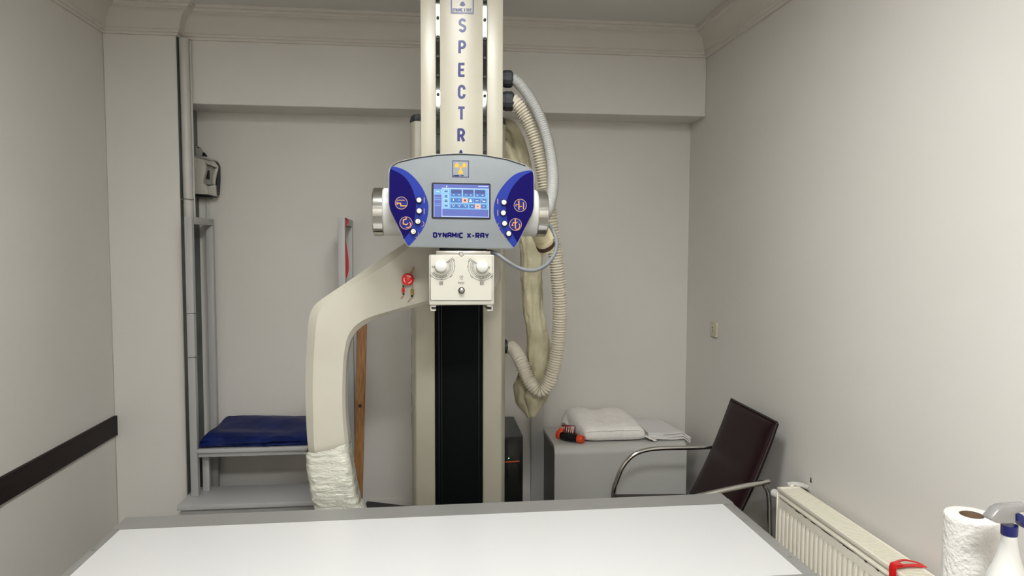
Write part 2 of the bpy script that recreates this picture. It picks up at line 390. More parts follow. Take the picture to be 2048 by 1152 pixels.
for xx in (b0+.018, b0+.03, b1-.018): MB().box(xx-.002, xx+.002, YO+.012, YO+.016, .07, ZO-.03).build('cover_seam', M['black'], cv)
for sx in (xl-.0006, xr+.0006):           # dashed ventilation slits on both flanks
    for k in range(7):
        z = 1.46-.088*k; MB().box(sx-.0012, sx+.0012, YO+.075, YO+.085, z-.03, z+.03).build('side_slit', M['black'], X)
# base of the column
MB().box(xl-.06, xr+.06, YO-.02, YO+.45, 0, .05).build('floor_base', M['cream'], X, bevel=.01)
# mast
mx0, mx1 = at(841, 150, YM).x, at(1006, 150, YM).x; s0, s1 = at(876, 150, YM).x, at(970, 150, YM).x; ZM0, ZM1 = 1.62, 2.98
mast = MB(); sw = .0085
for a, b in ((mx0, s0-sw), (s1+sw, mx1)): mast.box(a, b, YM, YO-.003, ZM0, ZM1)
mast.box(s0-sw, s1+sw, YM+.03, YO-.003, ZM0, ZM1)
mast = mast.build('mast', M['cream'], X, bevel=.004)
cp = MB(); K = 16                          # slightly bowed centre plate
cp.rings([[Vector((s0+sw+(s1-s0-2*sw)*i/K, YM+.006-.010*(1-(2*i/K-1)**2), z)) for i in range(K+1)]+[Vector((s1-sw, YM+.0295, z)), Vector((s0+sw, YM+.0295, z))] for z in (ZM0, ZM1)])
cp.build('centre_plate', M['cream'], mast, ang=25)
for s in (s0, s1):
    MB().box(s-sw+.0006, s+sw-.0006, YM+.012, YM+.0295, ZM0, ZM1).build('rail', M['slot'], mast)
    for k in range(18):
        z = at(876 if s == s0 else 970, 34 if s == s0 else 38, YM).z+.0775*(5-k)
        if ZM0+.02 < z < ZM1-.02:
            MB().lathe((s, YM+.012, z), (0, -1, 0), [(0, .0068), (.005, .0068), (.006, .0058), (.006, .003), (.003, .0028)], 12).build('bolt', M['black'], mast)
# lettering down the centre plate
FM = lambda px, py: at(px, py, YM-.0046)
lt = MB()
for ch, cx, cy in (('S', 925, 51), ('P', 924.5, 95), ('E', 924, 140), ('C', 923.5, 184), ('T', 923, 227.5), ('R', 922.5, 271), ('A', 922, 314.5)):
    lt = MB(); text(lt, FM, ch, cx-6.6, cy+11.5, 23.5, 5.3, ws=.92); lt.build('letter', M['navyprint'], mast, smooth=False)
lg = MB()
for q in (((903, -19), (947, -18), (946.5, 26.5), (902.5, 25.5), (903, -19)),): ink(lg, FM, q, 2.6)
text(lg, FM, 'DYNAMIC X-RAY', 905, 23, 6.2, 1.3, ws=.62, sp=.1)
lg.build('logo_frame', M['navyprint'], mast, smooth=False)
tf = MB()
for a in (90, 210, 330):
    a0, a1 = a-28, a+28; tf.poly([FM(925+r*math.cos(math.radians(t)), -1+r*math.sin(math.radians(t))) for r, t in ((5, a0), (13, a0), (14, a), (13, a1), (5, a1))])
tf.build('logo_trefoil', M['navyprint'], mast, smooth=False)
# pivot between mast and arm
pc = at(925, 545, 2.85)
MB().lathe((pc.x, 2.812, pc.z+.02), (0, 1, 0), [(0, .13), (.02, .145), (.126, .145), (.2765, .12)], 40).build('pivot_hub', M['cream'], X, bevel=.002)

# the curved arm
YA0, YA1 = 2.71, 2.81
front = [(821, 492), (779, 525), (716, 564), (664, 598), (647, 611), (637, 626), (632, 653), (628, 705), (625.6, 762), (626, 825), (629, 903), (636, 960), (648, 1030), (655, 1060),
         (724, 1060), (712, 1020), (698, 950), (690.5, 890), (685, 830), (684.5, 780), (686.5, 725), (691, 690), (698, 668), (711, 651), (733, 637), (766, 626), (808, 614), (857, 601), (930, 584), (975, 578), (990, 572), (997, 560), (999, 545), (999, 430), (960, 405), (880, 440)]
outer = [(814, 484), (758, 520), (706, 556), (657, 589), (637, 603), (624.5, 617), (617.5, 640), (613.5, 690), (611, 745), (611, 797), (613, 856), (617, 903), (624, 960), (636, 1030), (644, 1060),
         (735, 1060), (721, 1020), (706, 950), (698, 890), (692, 830), (691, 780), (692.5, 728), (697, 696), (704, 676), (716, 660), (737, 645), (768, 632), (810, 620.5), (857, 608), (932, 591), (979, 585), (995, 578), (1001, 563), (1002, 545), (1002, 425), (960, 400), (880, 432)]
def resamp(P, n):
    out, _ = smooth_path([Vector((x, y, 0)) for x, y in P+[P[0]]], n+1); return [(p.x, p.y) for p in out[:-1]]
def seg_resamp(P, cuts, n):               # resample between matching marks so that the rims pair up
    o = []
    for (a, b), k in zip(cuts, n):
        q, _ = smooth_path([Vector((x, y, 0)) for x, y in P[a:b+1]], k+1); o += [(p.x, p.y) for p in q[:-1]]
    return o
nf, no = len(front), len(outer)
fr = seg_resamp(front, [(0, 13), (13, 14), (14, nf-4)], [60, 6, 70])+front[nf-4:]
ou = seg_resamp(outer, [(0, 14), (14, 15), (15, no-4)], [60, 6, 70])+outer[no-4:]
arm = MB()
R0 = [at(x, y, YA0) for x, y in fr]; R1 = [at(x, y, YA0+.022) for x, y in ou]
R2 = [Vector((p.x, YA1, p.z)) for p in R1]
arm.rings([R0, R1, R2])
arm = arm.build('arm', M['arm'], X, ang=14)
# emergency stop on the arm
e = at(816, 558, YA0)
MB().lathe((e.x, YA0, e.z), (0, -1, 0), [(0, .017), (.008, .017), (.009, .0135), (.016, .0135), (.017, .0215), (.022, .0235), (.027, .022), (.030, .016), (.031, 0)], 32).build('emergency_stop', M['red'], arm)
es = MB(); FE = onY(YA0-.0308)
for a in (10, 130, 250): ink(es, lambda px, py: Vector((at(px, py, YA0).x, YA0-.0304+.0006*0, at(px, py, YA0).z)), arc(816, 558, 7.4, 7.4, a, a+75, 7), 1.2)
es.build('stop_arrows', M['whiteprint'], arm, smooth=False)

# X-ray tube: white housing with steel end rings
tz = at(766, 424, 2.6).z; YT = 2.6
tx0, tx1 = at(747, 424, YT).x, at(1091, 430, YT).x; RT = .0865
c0 = at(767, 424, YT).x; c1 = at(1072, 430, YT).x
hz = MB().lathe((c0, YT, tz), (1, 0, 0), [(0, RT-.004), (.004, RT), (c1-c0-.004, RT), (c1-c0, RT-.004)], 48).build('tube_housing', M['white'], X)
for a, b in ((tx0, c0), (c1, tx1)):
    s = 1 if b > .1 else -1; st = a if s > 0 else b
    MB().lathe((st, YT, tz), (s, 0, 0), [(0, RT+.001), (b-a-.004, RT+.001), (b-a, RT-.003), (b-a+.001, .02), (b-a+.001, 0)], 48).build('end_ring', M['chrome'], hz)
MB().box(pc.x-.07, pc.x+.07, 2.66, YA0, tz-.05, tz+.05).build('tube_yoke', M['brushed'], X, bevel=.006)

# console ------------------------------------------------------------
YC = 2.42
co = [(777, 345), (776.5, 407), (778.5, 419.5), (812, 488), (814.5, 492), (819, 494.5), (1021, 498.6), (1029, 496.5), (1035, 489), (1065.5, 428), (1069, 415), (1069, 350), (1066, 340.5), (1053, 330), (1013, 317), (965, 308.8), (921.6, 306.2), (877, 308.2), (834, 314), (795, 323), (783, 331), (778.5, 337)]
def inset(P, d):
    n = len(P); o = []
    for i in range(n):
        a, b, c = P[i-1], P[i], P[(i+1) % n]
        t = (c[0]-a[0], c[1]-a[1]); l = math.hypot(*t); o.append((b[0]+t[1]/l*d, b[1]-t[0]/l*d))
    return o
def round_poly(P, step=9, it=2):          # even spacing, then soft corners
    D = []
    for i in range(len(P)):
        a, b = P[i], P[(i+1) % len(P)]; n = max(1, int(math.hypot(b[0]-a[0], b[1]-a[1])/step))
        D += [(a[0]+(b[0]-a[0])*k/n, a[1]+(b[1]-a[1])*k/n) for k in range(n)]
    for _ in range(it):
        D = [q for i in range(len(D)) for q in ((D[i][0]*.75+D[(i+1) % len(D)][0]*.25, D[i][1]*.75+D[(i+1) % len(D)][1]*.25), (D[i][0]*.25+D[(i+1) % len(D)][0]*.75, D[i][1]*.25+D[(i+1) % len(D)][1]*.75))]
    return D
co = round_poly(co)
ci = inset(co, 1.6)
sh = MB(); back = inset(co, 5)
sh.rings([[at(x, y, YC+.003) for x, y in inset(co, 1.0)], [at(x, y, YC) for x, y in inset(co, .4)], [at(x, y, YC+.004) for x, y in co],
          [Vector((p.x, YC+.06, p.z)) for p in [at(x, y, YC) for x, y in co]], [Vector((p.x, YC+.085, p.z)) for p in [at(x, y, YC) for x, y in back]]])
con = sh.build('console', M['white'], X, ang=30)
con['label'] = 'silver and blue control console with a lit touch screen'
FC = lambda d: (lambda px, py: at(px, py, YC-d))
fp = MB(); fp.prism([at(x, y, YC-.0012) for x, y in ci], [at(x, y, YC+.004) for x, y in ci]); fp.build('face_plate', M['plate'], con, ang=30)
# dark shadow gap under the upper rim
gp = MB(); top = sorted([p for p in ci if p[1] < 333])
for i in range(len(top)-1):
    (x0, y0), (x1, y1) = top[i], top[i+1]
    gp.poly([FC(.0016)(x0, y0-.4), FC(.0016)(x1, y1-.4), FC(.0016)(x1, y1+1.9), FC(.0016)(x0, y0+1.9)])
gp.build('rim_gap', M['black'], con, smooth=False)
def edge_between(ya, yb, left):           # panel rim between two heights on one side
    P = ci+[ci[0]]; pts = [p for p in ci if ya-1 < p[1] < yb+1 and (p[0] < 822 if left else p[0] > 1018)]
    return sorted(pts, key=lambda p: p[1])
bl = [(781, 333), (798.6, 335.5), (822, 348.6), (843.5, 374), (855, 401), (857, 419), (853, 442), (843.5, 462), (830, 479.5), (819, 491)]
nl = [(779.5, 337), (806, 351), (822, 372), (831, 399), (831.6, 419), (827, 446), (818, 466), (807, 478)]
brt = [(1064, 341), (1048.6, 342), (1027, 350.5), (1005.6, 372), (992, 395.5), (987, 419), (990, 438), (1000, 460), (1013.4, 477.5), (1026, 494)]
nr = [(1066, 342.5), (1044.7, 352.5), (1025, 374), (1014, 399), (1012, 419), (1015.4, 444), (1023, 464), (1034.5, 485)]
def sm2(P, n=24): q, _ = smooth_path([Vector((a, b, 0)) for a, b in P], n); return [(p.x, p.y) for p in q]
def lens(P, left, d, m, name):
    A = sm2(P); ya, yb = P[0][1], P[-1][1]
    S_ = sorted([p for p in ci if (p[0] < 822 if left else p[0] > 1018)], key=lambda p: p[1])
    def rim_x(y):                         # plate edge at this height
        for a, b in zip(S_, S_[1:]):
            if a[1] <= y <= b[1]: return a[0]+(b[0]-a[0])*(y-a[1])/max(1e-6, b[1]-a[1])
        return S_[0][0] if y < S_[0][1] else S_[-1][0]
    mb = MB(); n0 = 0
    for p in A: mb.v.append(tuple(FC(d)(*p))); mb.v.append(tuple(FC(d)(rim_x(p[1]), p[1])))
    for i in range(len(A)-1): mb.face((2*i, 2*i+1, 2*i+3, 2*i+2))
    return mb.build(name, m, con, smooth=False)
lens(bl, True, .0016, M['blue'], 'blue_panel'); lens(brt, False, .0016, M['blue'], 'blue_panel')
lens(nl, True, .0019, M['navy'], 'navy_panel'); lens(nr, False, .0019, M['navy'], 'navy_panel')
# screen
def rrect(x0, y0, x1, y1, r, sl=.017, n=5):
    P = []
    for cx, cy, a in ((x1-r, y0+r, -90), (x1-r, y1-r, 0), (x0+r, y1-r, 90), (x0+r, y0+r, 180)):
        P += [(x, y+(x-x0)*sl) for x, y in arc(cx, cy, r, r, a, a+90, n)]
    return P
bz = MB(); B_ = rrect(863.2, 365, 981.2, 437, 3.2)
bz.prism([FC(.003)(*p) for p in B_], [FC(-.002)(*p) for p in B_]); bz.build('screen_bezel', M['black'], con, ang=30)
FS = FC(.0034); SL = .017
sc = MB(); rect(sc, FS, 867, 368, 978.6, 434, SL); sc.build('screen', M['s_bg'], con, smooth=False)
ui = MB(); mats = [M['s_lt'], M['s_mid'], M['s_dk'], M['s_wh'], M['s_pk'], M['s_bk'], M['s_tab']]
def sx(u): return 860+u/12.8
def sy(u, v): return 355+v/12.8
def q(mi, x0, y0, x1, y1, d):             # in the zoomed frame of the screen; slope is already in the numbers
    ui.m = mi; sl = .018*12.8/12.8; a, b = x0, x1
    ui.poly([FC(d)(sx(a), sy(a, y0+(a-300)*.02-0)), FC(d)(sx(b), sy(b, y0+(b-300)*.02)), FC(d)(sx(b), sy(b, y1+(b-300)*.02)), FC(d)(sx(a), sy(a, y1+(a-300)*.02))])
q(6, 100, 440, 300, 745, .0036); q(0, 105, 300, 320, 440, .0037); q(0, 305, 270, 1505, 805, .0037)
q(3, 305, 265, 1505, 278, .0039); q(3, 300, 265, 312, 1000, .0039); q(3, 100, 300, 108, 1010, .0039); q(3, 310, 985, 1505, 998, .0039); q(3, 1496, 270, 1505, 985, .0039)
for y in (515, 560, 670, 712): q(0, 120, y, 270, y+12, .0038)
q(3, 160, 355, 240, 372, .0040); q(3, 1235, 200, 1490, 214, .004); q(3, 405, 240, 425, 252, .004); q(3, 418, 205, 440, 240, .004)
for i, y in enumerate((300, 428, 545, 668)):
    q(3, 352, y, 475, y+105, .0039); q(0, 360, y+8, 467, y+97, .0041)
    if i in (1, 2): q(5, 398, y+18, 424, y+45, .0043); q(5, 380, y+58, 440, y+76, .0043)
    else: q(5, 378, y+42, 445, y+62, .0043)
for x0 in (538, 845, 1140):
    q(1, x0, 300, x0+275, 475, .0039); q(2, x0+6, 306, x0+269, 392, .0041)
    for dx in (50, 185): q(3, x0+dx, 425, x0+dx+42, 442, .0043)
q(3, 824, 295, 832, 480, .004); q(3, 1124, 290, 1132, 475, .004)
for x0, x1 in ((528, 1100), (1115, 1285), (1295, 1445)): q(1, x0, 522, x1, 632, .0039)
for x0, x1 in ((528, 970), (1005, 1445)): q(1, x0, 675, x1, 775, .0039)
q(4, 820, 518, 970, 632, .0041); q(5, 880, 545, 912, 575, .0043); q(5, 865, 575, 925, 600, .0043)
q(3, 1000, 580, 1075, 612, .0043); q(3, 1018, 540, 1058, 580, .0043); q(3, 588, 540, 612, 595, .0043); q(0, 722, 570, 768, 592, .0043); q(0, 735, 545, 755, 570, .0043)
q(3, 1165, 568, 1240, 588, .0043); q(3, 1345, 575, 1415, 600, .0043); q(3, 1320, 545, 1340, 565, .0043)
q(4, 1150, 662, 1300, 780, .0041); q(5, 1208, 705, 1240, 735, .0043); q(3, 1060, 710, 1088, 735, .0043); q(3, 1355, 712, 1390, 726, .0043)
for x0 in (565, 715, 870):
    q(3, x0, 690, x0+18, 712, .0043); q(3, x0+45, 690, x0+62, 712, .0043); q(3, x0+24, 725, x0+46, 745, .0043)
ui.build('screen_display', mats, con, smooth=False)
# name and logo
nm = MB(); text(nm, FC(.0016), 'DYNAMIC X-RAY', 866.4, 474.2, 8.4, 3.0, ws=1.29, sp=.12, slope=.014, font=SQ); nm.build('name_lettering', M['navy'], con, smooth=False)
lf = MB(); ink(lf, FC(.0016), [(905.3, 321.6), (937.3, 322), (937, 354.3), (905, 353.8), (905.3, 321.6), (937.3, 322)], 1.2)
text(lf, FC(.0016), 'DYNAMIC X-RAY', 907.4, 352.6, 2.6, .75, ws=.78, sp=.1); lf.build('logo_frame', M['navy'], con, smooth=False)
ly = MB()
for a in (90, 210, 330):
    ly.poly([FC(.0017)(921.3+r*math.cos(math.radians(t)), 335.3+r*math.sin(math.radians(t))) for r, t in ((3.2, a-20), (12.5, a-27), (13.2, a), (12.5, a+27), (3.2, a+20))])
disc(ly, FC(.0018), 921.3, 335.3, 2.4); ly.build('logo_trefoil', M['yellow'], con, smooth=False)
# push buttons with their black rings
BT = [(838, 400.5), (838.5, 422), (835.8, 443), (826.8, 463.3), (1007.5, 405), (1006.2, 426), (1008.6, 447), (1017, 467.3)]
for x, y in BT:
    p = at(x, y, YC)
    MB().lathe((p.x, YC-.0016, p.z), (0, -1, 0), [(0, .0112), (.004, .0112), (.006, .0098), (.006, .0088), (.003, .0088)], 24).build('button_ring', M['black'], con)
    MB().lathe((p.x, YC-.003, p.z), (0, -1, 0), [(0, .0084), (.006, .0084), (.0075, .007), (.0078, 0)], 24).build('button', M['cap'], con)
bm_ = MB()
for x, y in ((835.8, 443), (826.8, 463.3)):
    bm_ = MB(); ink(bm_, lambda a, b: at(a, b, YC-.0112), arc(x, y, 2.2, 2.2, -110, 110, 8), .8)
    bm_.build('button_mark', M['ink'], con, smooth=False)
# round pictograms
IC = [(802.6, 406, 12.2), (812, 446, 12.4), (1040.5, 410.7, 12.4), (1031, 449, 12)]
ib = MB(); tn = MB(); og = MB()
for x, y, r in IC:
    ib = MB(); disc(ib, FC(.0022), x, y, r, 28); ib.build('pictogram_disc', M['iconblue'], con, smooth=False)
    tn = MB(); ring_ink(tn, FC(.0025), x, y, r, 1); tn.build('pictogram_ring', M['tanprint'], con, smooth=False)
F3 = FC(.0027)
def zl(P, wd, zx=770, zy=370, mb=None):
    own = MB() if mb else None; ink(own or og, F3, [(zx+a/9.6, zy+b/9.6) for a, b in P], wd)
    if own: own.build('direction_mark', M['tanprint'], con, smooth=False)
og = MB(); zl([(235, 292), (380, 292)], 1.3); zl([(230, 320), (230, 385)], 1.6); zl([(230, 350), (300, 350), (305, 400), (415, 400)], 2)
og.build('pictogram', M['orange'], con, smooth=False); og = MB()
zl([(405, 615), (405, 660), (355, 665), (350, 745), (410, 765), (440, 735)], 1.9); zl([(470, 712), (492, 745), (485, 790), (450, 820), (405, 815)], 1.3)
og.build('pictogram', M['orange'], con, smooth=False); og = MB()
zl([(555, 300), (555, 470)], 2, 980); zl([(500, 410), (497, 378), (545, 375)], 1.2, 980); zl([(565, 412), (615, 412)], 1.4, 980); zl([(642, 330), (642, 465)], 1.6, 980)
og.build('pictogram', M['orange'], con, smooth=False); og = MB()
zl([(487, 655), (487, 825)], 1.9, 980); zl([(450, 780), (420, 775), (455, 715), (490, 740), (530, 705)], 1.3, 980); zl([(555, 740), (575, 780), (560, 830), (520, 855), (480, 840)], 1.3, 980)
og.build('pictogram', M['orange'], con, smooth=False)
for P in ([(752, 240), (752, 340)], [(752, 455), (752, 560)]): zl(P, 1.2, mb=tn)
for P in ([(148, 262), (148, 365)], [(148, 475), (148, 590)]): zl(P, 1.3, 980, mb=tn)
for c, a0, a1, zx in (((690, 745), -60, 80, 770), ((590, 950), -40, 100, 770), ((205, 770), 100, 230, 980), ((305, 975), 70, 220, 980)):
    zl([(c[0]+58*math.cos(math.radians(a)), c[1]+58*math.sin(math.radians(a))) for a in range(a0, a1+1, 14)], .9, zx, mb=tn)


# collimator -----------------------------------------------------------
YL = 2.42
k0, k1 = at(858, 560, YL), at(988.5, 560, YL); kz1, kz0 = at(923, 509.5, YL).z, at(923, 610.5, YL).z
cl = MB().box(k0.x, k1.x, YL, YL+.2, kz0, kz1).build('collimator', M['collim'], X, bevel=.006, seg=3)
cl['label'] = 'pale collimator box with two dials and a push button'
f0, f1 = at(872, 505, YL+.02), at(981, 505, YL+.02)
MB().box(f0.x, f1.x, YL+.012, YL+.18, kz1-.002, at(900, 501.5, YL).z).build('mounting_flange', M['brushed'], cl, bevel=.002)
MB().box(f0.x+.012, f1.x-.012, YL+.03, YL+.17, kz1+.01, at(900, 480, YL).z).build('flange_neck', M['black'], cl, bevel=.002)
cs = at(923, 508, YL); MB().lathe((cs.x, YL+.02, cs.z), (0, -1, 0), [(0, .0085), (.022, .0085), (.024, .007), (.024, 0)], 18).build('locking_screw', M['brushed'], cl)
pl = [(861, 509.5), (985.2, 511.2), (983.8, 599), (982, 601.2), (864, 600.6), (861.6, 598.5)]
fpl = MB(); fpl.prism([at(x, y, YL-.002) for x, y in pl], [at(x, y, YL+.001) for x, y in pl]); fpl.build('front_cover', M['collim'], cl, bevel=.0008, seg=1)
FK = lambda px, py: at(px, py, YL-.0023)
def Z5(P): return [(850+a/7.68, 490+b/7.68) for a, b in P]
dk = MB()
def inkd(P, wd): ink(dk, FK, P, wd*1.4)
inkd(Z5([(85, 840), (100, 850), (1010, 857), (1028, 840)]), .5); inkd(Z5([(1028, 840), (1034, 165)]), .45); inkd(Z5([(85, 840), (85, 160)]), .4)
for (cx, cy), sg in (((246, 325), 1), ((872, 335), -1)):
    for r, wd in ((135, .45), (155, .4), (178, .45), (210, .5)):
        a = [(cx+sg*r*math.cos(math.radians(t)), cy-r*math.sin(math.radians(t))) for t in range(30, -146, -7)]
        if r > 140: inkd(Z5(a), wd)
    for t in range(28, -145, -8):
        c, s = math.cos(math.radians(t)), math.sin(math.radians(t)); L1 = 155 if t > -60 else 190
        inkd(Z5([(cx+sg*(120 if t > -60 else 135)*c, cy-(120 if t > -60 else 135)*s), (cx+sg*L1*c, cy-L1*s)]), .5)
    for t in (26, 20): inkd(Z5([(cx+sg*95*math.cos(math.radians(t+8)), cy-95*math.sin(math.radians(t+8))), (cx+sg*225*math.cos(math.radians(t+10)), cy-225*math.sin(math.radians(t+10)))]), .6)
    for t in (-40, -130, 30):
        for dt in (0, 5, 9):
            c, s = math.cos(math.radians(t-dt)), math.sin(math.radians(t-dt)); inkd(Z5([(cx+sg*212*c, cy-212*s), (cx+sg*232*c, cy-232*s)]), .55)
    disc(dk, FK, *Z5([(cx+sg*216, cy)])[0], .8); disc(dk, FK, *Z5([(cx+sg*8, cy+200)])[0], .9)
text(dk, FK, 'SID', 864, 535.8, 3.9, .65, ws=.95, sp=.14); text(dk, FK, 'SID', 973.6, 537.2, 3.9, .65, ws=.95, sp=.14)
text(dk, FK, 'PUSH', 916.2, 568.2, 4.2, .6, ws=1.0, sp=.14)
for x0, v in ((225, 0), (850, 1)):
    inkd(Z5([(x0, 565), (x0+47, 565), (x0+47, 610), (x0, 610), (x0, 565)]), .6)
    if v:
        for a in (15, 32): inkd(Z5([(x0+a, 572), (x0+a, 603)]), .7)
    else:
        for a in (15, 30): inkd(Z5([(x0+8, 565+a), (x0+39, 565+a)]), .7)
inkd(Z5(arc(560, 492, 24, 24, 110, 250, 8)), .5); inkd(Z5(arc(560, 492, 24, 24, -70, 70, 8)), .5); inkd(Z5([(560, 480), (560, 500)]), .8); inkd(Z5([(540, 524), (582, 524)]), .5)
dk.build('dial_print', M['ink'], cl, smooth=False)
for x, y in ((881.8, 532), (963.8, 533)):
    p = at(x, y, YL); MB().lathe((p.x, YL-.002, p.z), (0, -1, 0), [(0, .0205), (.012, .0205), (.016, .0195), (.018, .017), (.0185, 0)], 32).build('dial_knob', M['white'], cl)
p = at(923, 580.5, YL); MB().lathe((p.x, YL-.002, p.z), (0, -1, 0), [(0, .011), (.005, .011), (.006, .0098), (.006, .0082), (.002, .0082)], 28).build('push_ring', M['black'], cl)
MB().lathe((p.x, YL-.002, p.z), (0, -1, 0), [(0, .008), (.009, .008), (.0105, .006), (.0108, 0)], 28).build('push_button', M['brushed'], cl)
for xa, xb in ((860.5, 872), (974.5, 986)):
    a, b = at(xa, 612, YL), at(xb, 622, YL); rl = MB()
    rl.box(a.x, b.x, YL+.005, YL+.19, kz0-.006, kz0-.0005); rl.box(a.x, b.x, YL+.005, YL+.19, b.z, b.z+.004)
    o_ = a.x if xa < 900 else b.x-.004; rl.box(o_, o_+.004, YL+.005, YL+.19, b.z, kz0-.001)
    rl.build('accessory_rail', M['collim'], cl, bevel=.001)

# detector plate at the lower end of the arm
A_ = at(733, 1000.5, 2.99); Bp = at(800, 1008.5, 2.99); dx = (Bp-A_).normalized()
D_ = []
for dz in (-.05, 0):
    for v, u in ((-.24, -.01), (-.24, .40), (0, .40), (0, 0)): D_.append(A_+dx*u+Vector((0, v, dz)))
MB().hexa(D_).build('detector', M['black'], X, bevel=.008)
MB().hexa([Vector((x, y, z)) for z in (.45, .62) for x, y in ((-.40, 2.73), (-.2, 2.76), (-.2, 2.80), (-.40, 2.80))]).build('detector_bracket', M['arm'], X, bevel=.006)

# conduits -------------------------------------------------------------
def gland(px, py, r, name='cable_gland', xw=None, ln=.05, YG=3.01):
    p = at(px, py, YG); x0 = (mx1 if xw is None else xw)-.002
    MB().lathe((x0, YG, p.z), (1, 0, 0), [(0, r*.92), (ln*.3, r*.92), (ln*.32, r), (ln*.85, r), (ln, r*.8), (ln, r*.5)], 14).build(name, M['rubber'], X, ang=25)
    return Vector((x0+ln, YG, p.z))
g1 = gland(1015, 158, .037); g2 = gland(1015, 202.5, .042, ln=.055); g3 = gland(1015, 693, .034, xw=xr, ln=.026, YG=YO+.17)
def hose(P, r, pitch, m, name, amp=.1):
    _, L = smooth_path(P, 20); n = int(L/pitch*6)+1; Q, L = smooth_path(P, n)
    return MB().tube(Q, lambda t, th, i: r*(1-amp+amp*math.cos(2*PI*i/6)**1), 14).build(name, m, X, ang=80)
hose([g1-Vector((.02, 0, 0)), at(1030, 160, 3.0), at(1052, 184, 2.97), at(1076, 226, 2.93), at(1095, 280, 2.88), at(1104, 330, 2.82), at(1105, 375, 2.74), at(1098, 412, 2.67), at(1088, 432, 2.62)], .0242, .0100, M['hoseA'], 'grey_conduit', .10)
hose([g2-Vector((.02, 0, 0)), at(1032, 206, 3.0), at(1055, 238, 3.0), at(1075, 290, 3.0), at(1087, 345, 3.0), at(1095, 400, 3.0), at(1104, 460, 3.0), at(1113, 530, 3.02), at(1119, 600, 3.05), at(1118, 665, 3.08), at(1110, 725, 3.1), at(1096, 768, 3.11), at(1078, 782, 3.12), at(1058, 760, 3.13), at(1043, 725, 3.16), at(1030, 701, 3.23), at(1020, 694, YO+.17)], .0335, .0120, M['hoseB'], 'cream_conduit', .11)
Q, _ = smooth_path([at(966, 502, 2.5), at(990, 506, 2.44), at(1012, 521, 2.42), at(1038, 536, 2.42), at(1066, 541, 2.42), at(1092, 530, 2.44), at(1110, 506, 2.48), at(1113, 482, 2.52), at(1104, 458, 2.56), at(1092, 444, 2.58)], 60)
MB().tube(Q, .0068, 10).build('grey_cable', M['greycable'], X)
# plug connectors below the tube's right end
p0, p1 = at(1076, 448, 2.68), at(1096, 490, 2.74)
d_ = (p1-p0).normalized()
cn = MB().lathe(p0-d_*.03, d_, [(0, .03), (.03, .044), (.10, .044), (.104, .04), (.106, 0)], 28).build('plug_connector', M['conn'], X)
p2 = at(1093, 484, 2.72); p3 = at(1101, 501, 2.745)
cn2 = MB().lathe(at(1086, 478, 2.70), (p3-p2).normalized(), [(0, .03), (.004, .036), (.05, .036), (.052, .03), (.052, 0)], 24).build('plug_collar', M['conn'], X)
MB().lathe(at(1090, 488, 2.705), (p3-p2).normalized(), [(0, .0362), (.0, .0372), (.012, .0372), (.012, .0362)], 24).build('collar_band', M['brown'], cn2)

# canvas cable sleeve
def sleeve(P, radii, seed, n=260, fold=.17, seg=30):
    Q, L = smooth_path(P, n); k = len(radii)-1
    def rad(t, th, i):
        f = t*k; a = min(int(f), k-1); r = radii[a]*(1-(f-a))+radii[a+1]*(f-a)
        q = Q[i]; v = Vector((math.cos(th)*1.3, math.sin(th)*1.3, t*L*7+seed))
        w1 = noise.fractal(v, 1, 2, 3)
        v2 = Vector((math.cos(th)*1.1+t*2, math.sin(th)*1.1, t*L*2.2+seed*3)); rid = 1-abs(noise.noise(v2*1.6))*2
        cr = noise.noise(Vector((math.cos(th)*2.4+5, math.sin(th)*2.4, t*L*16+seed*2))); cr = (1-abs(cr)*2.2)**3 if abs(cr) < .45 else 0
        return r*(1+fold*w1+fold*.9*(rid-.5)-.07*cr)
    return Q, rad
sl = MB()
Q, rad = sleeve([at(985, 262, 3.3), at(1012, 256, 3.28), at(1026, 275, 3.28), at(1036, 320, 3.27), at(1050, 380, 3.25), at(1060, 440, 3.22), at(1064, 500, 3.2), at(1064, 560, 3.2), at(1067, 620, 3.2), at(1075, 680, 3.2), at(1078, 740, 3.2), at(1072, 790, 3.2), at(1064, 833, 3.2)],
                [.03, .04, .052, .055, .055, .056, .055, .052, .049, .047, .046, .050, .060, .066, .056, .012], 3.1)
sl.tube(Q, rad, 44)
Q, rad = sleeve([at(990, 285, 3.22), at(1008, 290, 3.2), at(1022, 318, 3.18), at(1034, 350, 3.16), at(1045, 400, 3.15)], [.02, .028, .03, .03, .028], 8.2, 50)
sl.tube(Q, rad, 24)
Q, rad = sleeve([at(1067, 715, 3.24), at(1054, 750, 3.24), at(1050, 785, 3.25), at(1058, 815, 3.24), at(1064, 832, 3.23)], [.02, .04, .055, .05, .026], 5.7, 50)
sl.tube(Q, rad, 24)
sl.build('cable_sleeve', M['sleeve'], X, ang=70)

